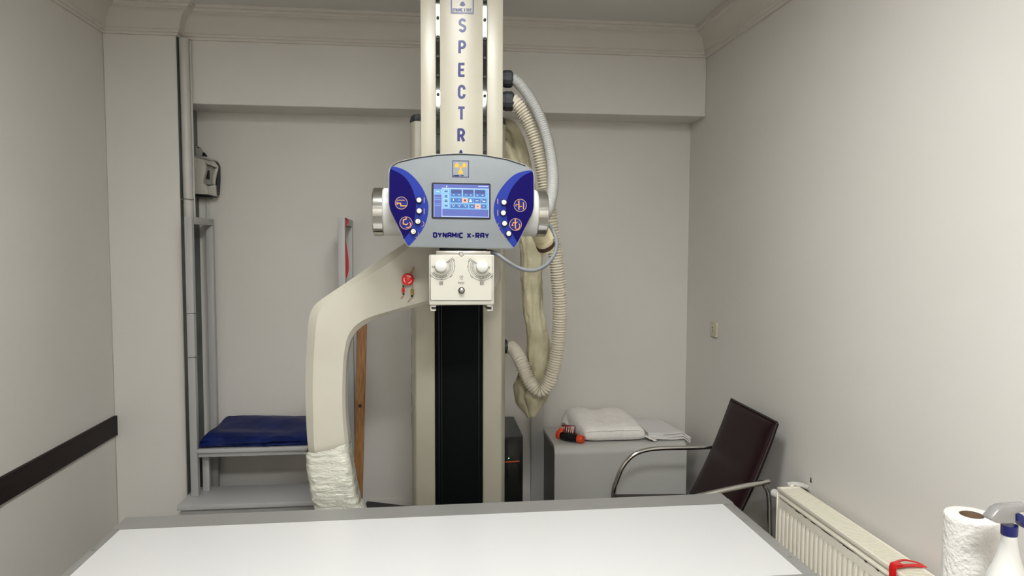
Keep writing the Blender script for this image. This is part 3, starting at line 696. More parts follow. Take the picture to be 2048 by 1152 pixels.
# ---------------------------------------------------------------- stretch film round the arm
fl = MB(); R = []; NR = 70
LS = [(613.5, 893), (614.5, 907), (616, 938), (620.5, 957), (623.5, 982), (629.5, 1002), (633, 1020), (640, 1050)]
RS = [(701, 885), (702.5, 907), (708, 932), (711.5, 957), (716, 981), (721, 1001), (734, 1020), (742, 1050)]
def lerpP(P, t):
    f = t*(len(P)-1); i = min(int(f), len(P)-2); g = f-i; return (P[i][0]*(1-g)+P[i+1][0]*g, P[i][1]*(1-g)+P[i+1][1]*g)
for j in range(NR+1):
    t = j/NR; a = lerpP(LS, t); b = lerpP(RS, t); ring = []
    pa, pb_ = at(*a, 2.76), at(*b, 2.76); c = (pa+pb_)/2; hx = (pb_-pa)/2
    for i in range(64):
        th = 2*PI*i/64; cs_, sn = math.cos(th), math.sin(th); e_ = .45
        ux = math.copysign(abs(cs_)**e_, cs_); uy = math.copysign(abs(sn)**e_, sn)
        p = c+hx*ux*.985+Vector((0, .069*uy, 0))
        nz = noise.noise(Vector((cs_*2.2, sn*2.2, t*17)))*.003+noise.noise(Vector((cs_*3+t*6, sn*5, t*42)))*.002+.0015*abs(math.sin(t*24+cs_*1.5))
        if j == 0: p.z += .012*ux+.004*math.sin(th*5)
        elif j < 12: p.z += (.012*ux)*(1-j/12)
        ring.append(p+Vector((ux, uy, 0)).normalized()*nz)
    R.append(ring)
fl.rings(R, caps=False); fl = fl.build('plastic_wrap', M['film'], ang=80)
tag(fl, 'crinkled clear stretch film wound around the lower end of the curved arm', 'plastic wrap')

# bead charm hanging from the emergency stop
C_ = thing('bead_charm', 'red and olive bead charm on cord hanging from the red stop button', 'charm', (e.x, YA0-.01, e.z-.05))
YH = YA0-.009
def cord(P, r=.0016): Q, _ = smooth_path([at(a, b, YH) for a, b in P], 14); return MB().tube(Q, r, 6)
def z7(a, b): return (790+a/11.52, 520+b/11.52)
cord([z7(355, 310), z7(395, 230), z7(420, 150)], .003).build('cord_tail', M['tanprint'], C_)
cord([z7(385, 310), z7(415, 240), z7(430, 180)], .0024).build('cord_tail', M['tanprint'], C_)
cord([z7(190, 540), z7(188, 590), z7(190, 760), z7(205, 810), z7(165, 850), z7(130, 890)], .0018).build('cord', M['tanprint'], C_)
cord([z7(400, 540), z7(402, 620), z7(395, 800), z7(395, 850), z7(340, 910), z7(295, 970)], .0018).build('cord', M['tanprint'], C_)
for a, b, r, m in ((190, 605, .0035, 'black'), (188, 668, .0062, 'red'), (188, 725, .0062, 'red'), (196, 785, .0038, 'black'), (402, 635, .0038, 'chrome'), (398, 700, .0072, 'olive'), (398, 738, .0045, 'red'), (400, 778, .0072, 'olive'), (390, 835, .0042, 'black')):
    if m == 'olive' and 'olive' not in M: M['olive'] = mat('olive_bead', rgb(140,126,48), .35)
    p = at(*z7(a, b), YH); MB().lathe((p.x, p.y, p.z), (0, 0, 1), [(r*.9*math.sin(k*PI/8), r*math.cos(k*PI/8)) for k in range(-4, 5)], 14).build('bead', M[m], C_)

# ---------------------------------------------------------------- bench frame on the left
Bn = thing('bench', 'grey metal bench with tall side posts, shelf and low step', 'bench', (-.92, 4.2, 0))
bx = [(-1.357, -1.317), (-.530, -.490)]; BY = [4.045, 4.085]; RY = [4.41, 4.45]; ZTOP = 1.872; ZSTEP = .30; ZSH = .565
fy = atZ(360, 1012, ZSTEP).y; by = atZ(480, 971, ZSTEP).y
for x0, x1 in bx:
    MB().box(x0, x1, BY[0], BY[1], ZSTEP, ZTOP).build('post', M['bench'], Bn, bevel=.003)
    MB().box(x0, x1, RY[0], RY[1], 0, ZTOP-.0405).build('post', M['bench'], Bn, bevel=.003)
    MB().box(x0, x1, BY[1], RY[1], ZTOP-.04, ZTOP).build('top_bar', M['bench'], Bn, bevel=.003)
    s = x1 if x0 < -1 else x0-.036
    MB().box(s, s+.036, 4.125, 4.16, ZSTEP, ZSH-.045).build('short_post', M['bench'], Bn, bevel=.003)
MB().box(bx[0][1]+.001, bx[1][0]-.001, BY[0]-.005, RY[0]-.001, ZSH-.018, ZSH+.004).build('shelf', M['benchtop'], Bn, bevel=.002)
MB().box(bx[0][1]+.001, bx[1][0]-.001, BY[0]+.01, BY[0]+.045, ZSH-.045, ZSH-.0185).build('shelf_rail', M['bench'], Bn, bevel=.002)
MB().box(bx[0][1]+.001, bx[1][0]-.001, RY[0]-.04, RY[0]-.001, ZSH-.045, ZSH-.0185).build('shelf_rail', M['bench'], Bn, bevel=.002)
MB().box(-1.385, -.488, fy, by, ZSTEP-.026, ZSTEP).build('step', M['benchtop'], Bn, bevel=.002)
MB().box(-1.375, -.495, fy+.03, fy+.06, .0, ZSTEP-.0265).build('step_riser', M['bench'], Bn, bevel=.002)
MB().box(-1.375, -.495, by-.05, by-.02, .0, ZSTEP-.0265).build('step_riser', M['bench'], Bn, bevel=.002)
# folded navy vinyl apron on the shelf
def slabcloth(x0, x1, y0, y1, z0, hfun, m, name, seed, nu=60, nv=30, edge=.012):
    mb = MB(); R = []
    # closed cross-sections along X
    for i in range(nu+1):
        u = i/nu; x = x0+(x1-x0)*u; ring = []
        for k in range(nv):                # top, back to front
            v = k/(nv-1); y = y1-(y1-y0)*v; ring.append(Vector((x+.03*(1-v)*max(0, 1-u*8), y, z0+hfun(u, 1-v))))
        yf = y0
        for k in range(8):                 # front drop with folds
            v = (k+1)/9; h = hfun(u, 0)*(1-v)
            ring.append(Vector((x, yf-.012*math.sin(v*PI)-.010*math.sin(v*9+u*5+seed)*math.sin(v*PI)+.008*fb(u*6, v*5, seed), z0+h)))
        ring.append(Vector((x, y0+.01, z0+.001))); ring.append(Vector((x, y1, z0+.001)))
        R.append(ring)
    mb.rings(R); return mb.build(name, m, ang=60)
def hb(u, v):
    e_ = min(1, u/.06, (1-u)/.03); e_ = max(0, e_)**.5
    return (.066+.030*v+.007*fb(u*3, v*2, 1)+.006*math.sin(u*5+v*7)-.012*max(0, 1-v*6))*(.72+.28*e_)
cb = slabcloth(-1.308, -.545, 4.062, 4.40, ZSH+.0045, hb, M['vinyl'], 'folded_apron', 2.)
tag(cb, 'folded shiny navy blue vinyl apron lying on the bench shelf', 'apron')
# red lanyard over the right front post
rb = MB(); Yl = BY[0]-.004
L_ = [(687, 436, 4.05), (692, 437.5, 4.062), (692.5, 446, 4.065), (687.5, 455, 4.05), (688.5, 468, 4.05), (690.5, 490, 4.05), (692, 520, 4.05), (692.5, 540, 4.05), (691, 556, 4.05)]
Ww = [5, 5, 4, 1.0, 3.2, 6.5, 8, 7.5, 3]
A1 = []; B1 = []
lp, _ = smooth_path([Vector(q) for q in L_], 40); lw = [lerpP([(a, 0) for a in Ww], i/39)[0] for i in range(40)]
for (q_, w_) in zip(lp, lw):
    A1.append(at(q_.x-w_/2, q_.y, q_.z)); B1.append(at(q_.x+w_/2, q_.y, q_.z+.004))
A1 = [p+Vector((.0035+.0, 0, 0)) for p in A1]; B1 = [p+Vector((.0035, 0, 0)) for p in B1]
off_ = Vector((.0, .0018, 0))
rb.rings([[a, b, b+off_, a+off_] for a, b in zip(A1, B1)])
tag(rb.build('lanyard', M['lan'], ang=60), 'red printed lanyard looped over the right bench post', 'lanyard')

# ---------------------------------------------------------------- pipes by the pillar
YPI = 4.205; pp0 = at(373.2, 260, YPI)
pz = MB().cyl((pp0.x, YPI, ZTOP+.002), (pp0.x-.004, YPI, ZC-.17), .0262, 24).build('heating_pipe', M['pipe'])
pz2 = thing('thin_pipe', 'thin white pipe running down beside the thick pipe', 'pipe', (pp0.x+.045, 4.33, 0))
MB().cyl((at(385.5, 300, 4.225).x, 4.228, ZTOP+.003), (at(385.5, 300, 4.225).x-.002, 4.228, ZBEAM+.35), .0065, 12).build('pipe_body', M['pipe'], pz2)
tag(pz, 'thick white vertical pipe standing against the corner pillar', 'pipe')
wt = MB(); zz = at(375, 399, YPI).z; Rw = .0285
wt.tube([(pp0.x+Rw*math.cos(a*PI/10), YPI+Rw*math.sin(a*PI/10), zz+.002*math.sin(a)) for a in range(21)], .0022, 6)
for k in range(3):
    p = at(365, 398+k, YPI-.03); Qw, _ = smooth_path([Vector((pp0.x-.02, YPI-.026, zz)), at(362-k, 402-2*k, YPI-.03), at(358.5+k, 399+3*k, YPI-.03)], 10); wt.tube(Qw, .0016, 6)
tag(wt.build('wire_tie', M['wire']), 'twisted wire tie around the thick pipe above the bench', 'wire')
for yy, lab in ((627, 'upper'), (715, 'lower')):
    m_ = MB(); p = at(379, yy, BY[0]); za = p.z
    x0, x1 = bx[0]; hh = .0016
    m_.tube([(x0-.003, BY[0]-.003, za), (x1+.003, BY[0]-.003, za+.001), (x1+.003, BY[1]+.003, za), (x0-.003, BY[1]+.003, za-.001), (x0-.003, BY[0]-.003, za)], hh, 6)
    m_.tube([(x1+.002, BY[0]-.003, za), (x1+.012, BY[0]-.008, za+.003), (x1+.02, BY[0]-.01, za-.003)], hh, 6)
    m_.tube([(x0-.002, BY[0]-.003, za), (x0-.012, BY[0]-.006, za+.004)], hh, 6)
    tag(m_.build('wire_tie', M['wire']), lab+' wire tie twisted around the left front bench post', 'wire')

# ---------------------------------------------------------------- wall device on the left
V = thing('wall_unit', 'old white plastic wall unit with open front and black edge', 'wall unit', at(415, 390, 4.4))
def z3(a, b): return (340+a/5.76, 260+b/5.76)
YV = 4.40
def pr(P, y0, y1): A = [at(*z3(*p), y0) for p in P]; return MB().prism(A, [Vector((q_.x, y1, q_.z)) for q_ in A])
left_cover = [(255, 300), (385, 335), (405, 370), (415, 430), (405, 500), (385, 570), (383, 610), (430, 650), (440, 745), (260, 735)]
pr(left_cover, YV, YV+.075).build('cover', M['device'], V, bevel=.004)
pr([(385, 335), (505, 360), (545, 410), (550, 440), (420, 390), (405, 370)], YV+.01, YV+.075).build('upper_shell', M['device'], V, bevel=.003)
pr([(430, 650), (520, 630), (530, 765), (440, 745)], YV+.005, YV+.075).build('lower_shell', M['device'], V, bevel=.003)
pr([(520, 440), (548, 440), (520, 560), (515, 635), (485, 620), (490, 520)], YV+.012, YV+.075).build('side_shell', M['device'], V, bevel=.003)
pr([(405, 385), (525, 430), (500, 640), (400, 620)], YV+.05, YV+.075).build('recess', M['devgrey'], V, bevel=.002)
pr([(395, 495), (450, 460), (450, 570), (395, 550)], YV+.035, YV+.049).build('terminal_block', M['black'], V, bevel=.002)
pr([(505, 355), (545, 372), (566, 420), (568, 560), (558, 740), (535, 768), (512, 765), (520, 620), (552, 440), (545, 410)], YV+.03, YV+.06).build('black_edge', M['rubber'], V, bevel=.003)
pr([(255, 290), (380, 305), (500, 340), (500, 357), (380, 332), (255, 302)], YV-.004, YV+.08).build('top_rim', M['devgrey'], V, bevel=.002)
pr([(258, 738), (440, 748), (530, 768), (440, 772), (258, 760)], YV+.002, YV+.075).build('bottom_rim', M['black'], V, bevel=.002)
pr([(270, 180), (335, 195), (380, 260), (375, 305), (270, 288)], YV+.06, YV+.085).build('mount_plate', M['devgrey'], V, bevel=.002)
pr([(375, 258), (392, 258), (425, 304), (375, 298)], YV+.04, YV+.059).build('bracket', M['black'], V, bevel=.001)
pq = at(*z3(327, 202), YV+.059); MB().lathe(pq, (0, -1, 0), [(0, .005), (.004, .005), (.004, 0)], 12).build('screw', M['black'], V)
MB().hexa([Vector((x, y, z)) for z in (YV*0+at(*z3(380, 700), YV+.08).z-.05, at(*z3(380, 400), YV+.08).z) for x, y in ((at(*z3(300, 500), YV+.08).x, YV+.08), (at(*z3(480, 500), YV+.08).x, YV+.08), (at(*z3(480, 500), YV+.08).x, YB), (at(*z3(300, 500), YV+.08).x, YB))]).build('wall_mount', M['devgrey'], V)
# cable trunking under it
a, b = at(411, 410, 4.48).x, at(416.5, 410, 4.48).x
tag(MB().box(a, b, 4.487, YB, .3, at(413, 394, 4.48).z).build('cable_trunking', M['pipe'], bevel=.002), 'narrow white cable trunking below the wall unit', 'trunking')

# ---------------------------------------------------------------- wooden plank and white board behind the machine
def plank(Pt, y0, y1): A = [at(*p[:2], p[2]) for p in Pt]; return MB().hexa([A[0], A[1], A[1]+Vector((0, y1, 0)), A[0]+Vector((0, y1, 0)), A[3], A[2], A[2]+Vector((0, y1, 0)), A[3]+Vector((0, y1, 0))])
Wd = thing('wooden_plank', 'brown pine plank with a dark knot leaning behind the arm', 'plank', at(716, 1030, 4.33))
zb_ = 0
def onfloor(px, Y): q_ = at(px, 1000, Y); return Vector((q_.x, Y, 0))
a, b = onfloor(705.5, 4.36), onfloor(723, 4.36); c, d = at(735, 590, 4.45), at(715.5, 590, 4.45)
th = Vector((0, .026, 0))
MB().hexa([a, b, b+th, a+th, d, c, c+th, d+th]).build('board', M['wood'], Wd, bevel=.003)
kz = at(719.5, 813, 4.39); yk = 4.36+.09*(kz.z/d.z)
MB().lathe((kz.x, yk+.001, kz.z), (0, -1, .06), [(0, .012), (.0025, .010), (.003, 0)], 16).build('knot', M['knot'], Wd)
a, b = onfloor(1062, 4.455), onfloor(1088, 4.455); c, d = at(1089, 700, 4.47), at(1062.5, 700, 4.47); th = Vector((0, .014, 0))
tag(MB().hexa([a, b, b+th, a+th, d, c, c+th, d+th]).build('white_board', M['cab'], bevel=.002), 'narrow white board standing against the back wall beside the cabinet', 'board')

# ---------------------------------------------------------------- computer case
Pc = thing('computer_tower', 'black computer tower with an orange line behind the column', 'computer', (.44, 4.25, 0))
px1 = at(1046, 872, 4.0).x; zt = .607
MB().box(px1-.185, px1, 4.012, 4.47, .01, zt).build('case', M['pcgrey'], Pc, bevel=.003)
MB().box(px1-.185, px1, 4.0, 4.0115, .01, zt).build('front_panel', M['pcfront'], Pc, bevel=.003)
FP = onY(3.9993)
ol = MB(); ol.poly([FP(1000, 923.8), FP(1039, 921.2), FP(1039, 923.2), FP(1000, 926)]); ol.build('orange_line', M['orangeline'], Pc, smooth=False)
q_ = at(1017.5, 916.5, 4.0); MB().lathe(q_, (0, -1, 0), [(0, .0028), (.001, .0028), (.001, 0)], 10).build('power_light', M['led'], Pc)
for sx_ in (-.16, -.03): MB().box(px1+sx_-.012, px1+sx_+.012, 4.03, 4.44, 0, .0098).build('foot', M['black'], Pc)

# ---------------------------------------------------------------- low cabinet with rounded front edge
cx0, cx1 = .718, 1.528; cy0, cy1, cz = 4.03, 4.482, .528
Cb = thing('low_cabinet', 'low grey white cabinet with rounded front edge by the back wall', 'cabinet', ((cx0+cx1)/2, 4.26, 0))
rr = .055; P = [(cy0, .03)]+[(cy0+rr-rr*math.cos(a*PI/16), cz-rr+rr*math.sin(a*PI/16)) for a in range(0, 9)]+[(cy1, cz)]
Pi = [(cy0+.022, .03)]+[(cy0+rr-(rr-.022)*math.cos(a*PI/16), cz-rr+(rr-.022)*math.sin(a*PI/16)) for a in range(0, 9)]+[(cy1, cz-.022)]
mb = MB(); mb.rings([[Vector((x, y, z)) for y, z in P+Pi[::-1]] for x in (cx0, cx1)]); mb.build('shell', M['cab'], Cb, ang=25)
for xa in (cx0+.003, cx1-.021):
    MB().rings([[Vector((x, y, z)) for y, z in [(cy0+.0225, .0305)]+Pi[1:-1]+[(cy1, cz-.0225), (cy1, .0305)]] for x in (xa, xa+.018)]).build('side_panel', M['cabside'], Cb, ang=25)
MB().box(cx0+.022, cx1-.022, cy1-.012, cy1, .031, cz-.024).build('back_panel', M['cabside'], Cb)
MB().box(cx0+.02, cx1-.02, cy0+.05, cy1-.02, 0, .0295).build('plinth', M['cabside'], Cb)

# pillow
pl_ = MB(); NU, NV = 56, 44
pA = [(1158, 884), (1298, 883), (1268, 836), (1140, 830)]
zc = cz+.002
K4 = [atZ(1163, 889, zc), atZ(1302, 889, zc), None, None]
K4 = [Vector((.915, 4.09, zc)), Vector((1.292, 4.09, zc)), Vector((1.262, 4.45, zc)), Vector((.85, 4.45, zc))]
def bil(u, v): return K4[0]*(1-u)*(1-v)+K4[1]*u*(1-v)+K4[2]*u*v+K4[3]*(1-u)*v
def ph(u, v):
    a = max(0, 1-abs(2*u-1)**5)**.5; b = max(0, 1-abs(2*v-1)**6)**.5
    h = .085+.075*v+.012*math.sin(u*8+1)*v-.012*math.exp(-((u-.45)/.12)**2)*v+.006*fb(u*4, v*4, 3)
    h -= .035*max(0, u-.55)*2*v
    return h*(a*b)**.6
def pe(u, v): return (max(0, 1-abs(2*u-1)**5)**.5*max(0, 1-abs(2*v-1)**6)**.5)**.6
def ptop(u, v):
    p = bil(u, v); s = Vector(((u-.5)*.02*math.sin(v*PI), 0, 0)); return p+s+Vector((0, 0, .034+max(0, ph(u, v)-.034*pe(u, v))))
pl_.grid(ptop, NU, NV)
pl_.grid(lambda u, v: bil(1-u, v)+Vector(((.5-u)*.02*math.sin(v*PI), 0, .034*(1-pe(u, v)**.8))), NU, NV)
Pw = thing('pillow', 'plump white cotton pillow lying on the low cabinet', 'pillow', (1.05, 4.25, zc))
pl_.build('pillow_body', M['linen'], Pw, weld=True, ang=70)
# front hem seam and the little tie at the corner
hs = MB(); hp = []
for i in range(41):
    u = .03+.94*i/40; p = ptop(u, .02); hp.append(p+Vector((0, -.001, .001)))
hs.tube(hp, .0035, 6); hs.build('hem', M['linen'], Pw)
tg = MB(); base = K4[1]+Vector((-.01, -.004, .028))
tg.hexa([base+Vector(v) for v in ((0, 0, 0), (.055, -.035, -.022), (.075, -.012, -.024), (.01, .025, .004), (0, 0, .004), (.055, -.035, -.018), (.075, -.012, -.02), (.01, .025, .008))]); tg.build('tie_ribbon', M['linen'], Pw, bevel=.001)
# left flap of the pillowcase
fpz = MB(); fpz.grid(lambda u, v: K4[3].lerp(K4[0], v*.75)+Vector((-.035*(1-u)*(1-v*.6)+.02, -.01, .03+.085*u*(1-v*.45)+.012*math.sin(v*9+u*3)*(1-u))), 10, 24)
fpo = fpz.build('open_flap', M['linen'], Pw, ang=70); sol = fpo.modifiers.new('thickness', 'SOLIDIFY'); sol.thickness = .006
# folded sheet beside it
fs = MB()
for k in range(3):
    def top(u, v, k=k):
        x = 1.312+(.293+.012*k)*u; y = 4.09+.012*k*(1-v)+.36*v; z = cz+.008+.0125*k
        over = max(0, x-cx1-.004); drop = 0
        if over > 0: x -= over*.45; drop = over*(.42-.05*k)
        z += -drop*(1.0 if v < .5 else .8)+.003*fb(u*5, v*5, k)+.003*math.sin(u*9+k)*(1-v)
        return Vector((x+.016*v*0-.05*v*u, y, max(z, cz-.05)))
    def ring(u):
        T_ = [top(u, j/14) for j in range(15)]; return T_+[p+Vector((0, 0, .0105)) for p in T_[::-1]]
    fs.rings([ring(i/24) for i in range(25)])
tag(fs.build('folded_sheet', M['sheet'], ang=50), 'folded white bed sheet on the cabinet between the pillow and the wall', 'sheet')

# screwdriver lying on the cabinet
Sd = thing('cordless_screwdriver', 'orange and black cordless screwdriver lying on the cabinet beside the pillow', 'screwdriver', (.80, 4.1, cz))
R0_ = .026
s_a, s_b = Vector((.778, 4.165, cz+R0_+.004)), Vector((.872, 4.092, cz+R0_+.001)); dd = (s_b-s_a).normalized()
MB().lathe(s_a, dd, [(-.004, .012), (0, .022), (.01, .026), (.05, .026), (.10, .024), (.115, .023)], 22).build('grip', M['black'], Sd)
MB().lathe(s_a+dd*.115, dd, [(0, .0235), (.004, .026), (.03, .0258), (.036, .022), (.037, 0)], 22).build('end_cap', M['orangep'], Sd)
hd = s_a+Vector((-.006, .0, .012)); up_ = Vector((.25, .25, .55)).normalized()
MB().lathe(s_a-dd*.028+Vector((0, 0, .004)), dd, [(0, .012), (.003, .024), (.02, .0285), (.028, .0275), (.03, .0262)], 22).build('orange_collar', M['orangep'], Sd)
MB().lathe(hd+up_*.012, up_, [(-.008, .016), (.01, .016), (.022, .013), (.026, .006), (.026, 0)], 18).build('chuck_head', M['orangep'], Sd)
MB().lathe(hd+up_*.032, (1, .3, .1), [(-.012, .008), (0, .009), (.02, .007), (.022, 0)], 14).build('chuck', M['devgrey'], Sd)
# red bit case
Bs = thing('bit_case', 'open dark red screwdriver bit case leaning on the pillow', 'bit case', (.85, 4.2, cz))
Mx = Matrix.Translation((.832, 4.222, cz+.001)) @ Matrix.Rotation(-.35, 4, 'Z') @ Matrix.Rotation(-.25, 4, 'X') @ Matrix.Scale(1.35, 4)
MB().box(-.032, .032, 0, .012, .006, .056, Mx).build('case', M['redtrans'], Bs, bevel=.006)
MB().box(-.030, .030, -.022, -.001, .004, .018, Mx).build('bit_holder', M['redtrans'], Bs, bevel=.003)
MB().box(-.030, .030, -.014, -.001, .020, .034, Mx).build('bit_holder', M['redtrans'], Bs, bevel=.003)
for r in range(2):
    for k in range(6):
        xx = -.025+.010*k; p = Mx @ Vector((xx, -.016+.008*r, .017+.016*r)); p2 = Mx @ Vector((xx, -.016+.008*r, .033+.016*r)); MB().cyl(p, p2, .0022, 6).build('bit', M['chrome'], Bs)

# ---------------------------------------------------------------- chair
Ch = thing('armchair', 'burgundy leather chair with chrome tube arms standing by the right wall', 'chair', (1.3, 3.33, 0))
ya, yb = 3.085, 3.59; BTm = Vector((1.385, 0, .36)); TPm = Vector((1.612, 0, .888)); axis = (TPm-BTm).normalized(); nb = Vector((axis.z, 0, -axis.x))
bk = MB(); NU, NV = 24, 30
def backp(u, v, s):
    p = BTm.lerp(TPm, v); y = ya+(yb-ya)*u
    ed = (max(0, 1-abs(2*u-1)**8)*max(0, 1-abs(2*v-1)**10))**.5
    bow = .012*math.sin(v*PI)
    return Vector((p.x, y, p.z))-nb*(-.0+bow*-1)+nb*s*(.006+.020*ed)
bk.grid(lambda u, v: backp(u, v, -1), NU, NV); bk.grid(lambda u, v: backp(u, v, 1), NU, NV)
def rim(mb):
    P = [(i/NU, 0) for i in range(NU)]+[(1, j/NV) for j in range(NV)]+[(1-i/NU, 1) for i in range(NU)]+[(0, 1-j/NV) for j in range(NV)]
    mb.rings([[backp(u, v, -1) for u, v in P], [backp(u, v, 1) for u, v in P]], caps=False); return P
rim(bk); bko = bk.build('backrest', M['leather'], Ch, weld=True, ang=75)
pi = MB(); pi.tube([backp(u, 1, -1)+Vector((0, 0, .002)) for u in [i/20 for i in range(21)]], .006, 8)
pi.tube([backp(0, v, -1) for v in [i/20 for i in range(21)]], .006, 8); pi.tube([backp(1, v, -1) for v in [i/20 for i in range(21)]], .006, 8); pi.build('piping', M['leathertop'], bko)
st = MB(); st.rings([[Vector((x, y, z+.012*math.sin((x-.95)/.48*PI))) for x, z in ((.95, .40), (.955, .375), (1.42, .345), (1.43, .385))] for y in (ya+.015, yb-.015)])
st.build('seat', M['leather'], Ch, bevel=.018, seg=3)
for y in (ya-.03, yb+.03):
    near = y < 3.3
    Pf = [(1.05, .012), (.985, .012), (.965, .03), (.962, .10), (.968, .38), (.985, .455), (1.02, .535), (1.075, .592), (1.15, .618), (1.25, .624), (1.4, .622), (1.56, .622)]
    if near: Pf = Pf[:5]+[(.972, .43), (1.0, .488), (1.05, .535), (1.13, .562), (1.25, .582), (1.4, .604), (1.56, .622)]
    Qf, _ = smooth_path([Vector((a, y-(.05*(1.56-a)/.6 if near else 0), b)) for a, b in Pf], 70); MB().tube(Qf, .0125, 14).build('arm_tube', M['chrome'], Ch)
    Qr, _ = smooth_path([Vector((1.535, y, .61)), Vector((1.556, y, .575)), Vector((1.565, y, .5)), Vector((1.575, y, .25)), Vector((1.58, y, .0))], 40); MB().tube(Qr, .0115, 12).build('leg', M['chrome'], Ch)
MB().cyl((1.05, ya-.03, .0125), (1.05, yb+.03, .0125), .0125, 14).build('cross_tube', M['chrome'], Ch)
for y in (ya-.03, yb+.03):
    s = .04 if y < 3.3 else -.04; MB().cyl((1.52, y, .615), (1.515, y+s, .60), .008, 10).build('back_bracket', M['chrome'], Ch)
    MB().cyl((.968, y, .375), (.99, y+s*1.2, .375), .009, 10).build('seat_bracket', M['chrome'], Ch)

# ---------------------------------------------------------------- radiator
rf, rw = 1.553, 1.658; ry1 = 2.965; ry0 = 1.72; rz1, rz0 = .628, .14
Rd = thing('radiator', 'cream panel radiator with slotted top under the right wall', 'radiator', (1.6, 2.35, 0))
MB().box(rf+.004, rf+.016, ry0, ry1, rz0, rz1-.02).build('front_panel', M['radi'], Rd, bevel=.003)
MB().box(rw-.016, rw-.004, ry0, ry1, rz0, rz1-.02).build('rear_panel', M['radi'], Rd, bevel=.003)
MB().box(rf+.03, rw-.03, ry0+.02, ry1-.02, rz0+.02, rz1-.075).build('convector', M['radin'], Rd)
# ribs pressed into the front
rib = MB(); pr_ = [(0, -.0125), (-.006, -.010), (-.008, -.005), (-.008, .005), (-.006, .010), (0, .0125)]
z0_, z1_ = rz0+.035, rz1-.084
rib.rings([[Vector((0, y, z0_)) for x, y in pr_], [Vector((x, y*.9, z0_+.018)) for x, y in pr_], [Vector((x, y*.9, z1_-.018)) for x, y in pr_], [Vector((0, y, z1_)) for x, y in pr_]])
ribm = rib.mesh('rib', M['radi'], ang=25); slm = MB().box(-.0, rw-rf-.016, -.0030, .0030, -.004, .0).mesh('grille_slat', M['radi'])
def child(name, me, par, loc):
    o = bpy.data.objects.new(name, me); COL.objects.link(o); o.parent = par; o.location = Vector(loc)-Vector(par.location); return o
k = 0
while ry1-.03-k*.0333 > ry0+.02:
    child('rib', ribm, Rd, (rf+.0038, ry1-.028-k*.0333, 0)); k += 1
# top grille: frame and slats
for xa in (rf, rw-.008): MB().box(xa, xa+.008, ry0, ry1, rz1-.018, rz1).build('grille_edge', M['radi'], Rd, bevel=.002)
MB().box(rf+.0085, rw-.0085, ry1-.016, ry1, rz1-.018, rz1).build('grille_end', M['radi'], Rd, bevel=.002)
MB().box(rf+.0085, rw-.0085, ry0, ry0+.016, rz1-.018, rz1).build('grille_end', M['radi'], Rd, bevel=.002)
k = 0
while ry1-.022-k*.0105 > ry0+.02:
    child('grille_slat', slm, Rd, (rf+.008, ry1-.023-k*.0105, rz1-.002)); k += 1
MB().box(rf-.0005, rf+.0038, ry0, ry1-.02, rz1-.042, rz1-.032).build('upper_bead', M['radi'], Rd, bevel=.0018)
ck = MB()                                   # chipped paint along the bead
yk = ry1-.09
while yk > ry0+.1:
    ln = random.uniform(.02, .12) if yk > 2.45 else random.uniform(.006, .04); hh = random.uniform(.005, .008) if yk > 2.4 else random.uniform(.007, .016)
    n = max(3, int(ln/.006)); tp_ = []; bt_ = []
    for i in range(n+1):
        y = yk-ln*i/n; tp_.append(Vector((rf+.0032, y, rz1-.0445))); bt_.append(Vector((rf+.0032, y, rz1-.0445-hh*(.4+.6*random.random())*math.sin(PI*(i+.3)/(n+.6)))))
    for i in range(n): ck.poly([tp_[i], tp_[i+1], bt_[i+1], bt_[i]])
    yk -= ln+(random.uniform(.003, .02) if yk > 2.55 else random.uniform(.03, .10))
ck.build('paint_chips', M['raddark'], Rd, smooth=False)
MB().box(rf, rw, ry1-.002, ry1+.004, rz0+.01, rz1-.012).build('end_cover', M['radi'], Rd, bevel=.002)
q_ = Vector((rf+.012, ry1+.004, rz1-.04)); MB().lathe(q_, (-.25, 1, 0), [(0, .010), (.008, .011), (.01, .016), (.02, .019), (.034, .018), (.038, .012), (.038, 0)], 16).build('valve_knob', M['white'], Rd, ang=30)
MB().lathe((rw-.03, ry1+.0, rz1-.005), (0, 1, .0), [(0, .008), (.006, .012), (.03, .012), (.034, .008), (.034, 0)], 14).build('vent_cap', M['radi'], Rd)
Qp, _ = smooth_path([Vector((rw-.05, ry1+.016, rz1+.002)), Vector((rw-.015, ry1+.016, rz1+.004)), Vector((rw+.012, ry1-.005, rz1+.004)), Vector((XR-.004, 2.925, rz1+.004))], 14)
MB().tube(Qp, .012, 12).build('supply_pipe', M['pipe'], Rd)
for zc_ in (.07,):
    for yy in (2.7, 1.9): MB().box(rf+.03, rw-.03, yy-.02, yy+.02, 0, rz0+.03).build('foot_bracket', M['radi'], Rd, bevel=.003)
for yy in (2.75, 1.95): MB().box(rw-.006, XR, yy-.015, yy+.015, .5, .56).build('wall_bracket', M['radi'], Rd)
# broken plaster patch above the pipe, part of the right wall
hp_ = atX(1622, 958, XR-.001); patch = MB()
rimp = [Vector((XR-.0012, hp_.y+.017*math.cos(a*PI/8)*random.uniform(.7, 1.2), hp_.z+.006+.026*math.sin(a*PI/8)*random.uniform(.7, 1.2))) for a in range(16)]
patch.poly(rimp); pa_ = patch.build('plaster_patch', M['plaster'], bpy.data.objects['wall_right'], smooth=False)
hole = MB(); hole.poly([Vector((XR-.002, hp_.y+.010*math.cos(a*PI/6)*random.uniform(.5, 1.2), hp_.z-.006+.012*math.sin(a*PI/6)*random.uniform(.6, 1.2))) for a in range(12)])
hole.build('plaster_hole', M['raddark'], bpy.data.objects['wall_right'], smooth=False)
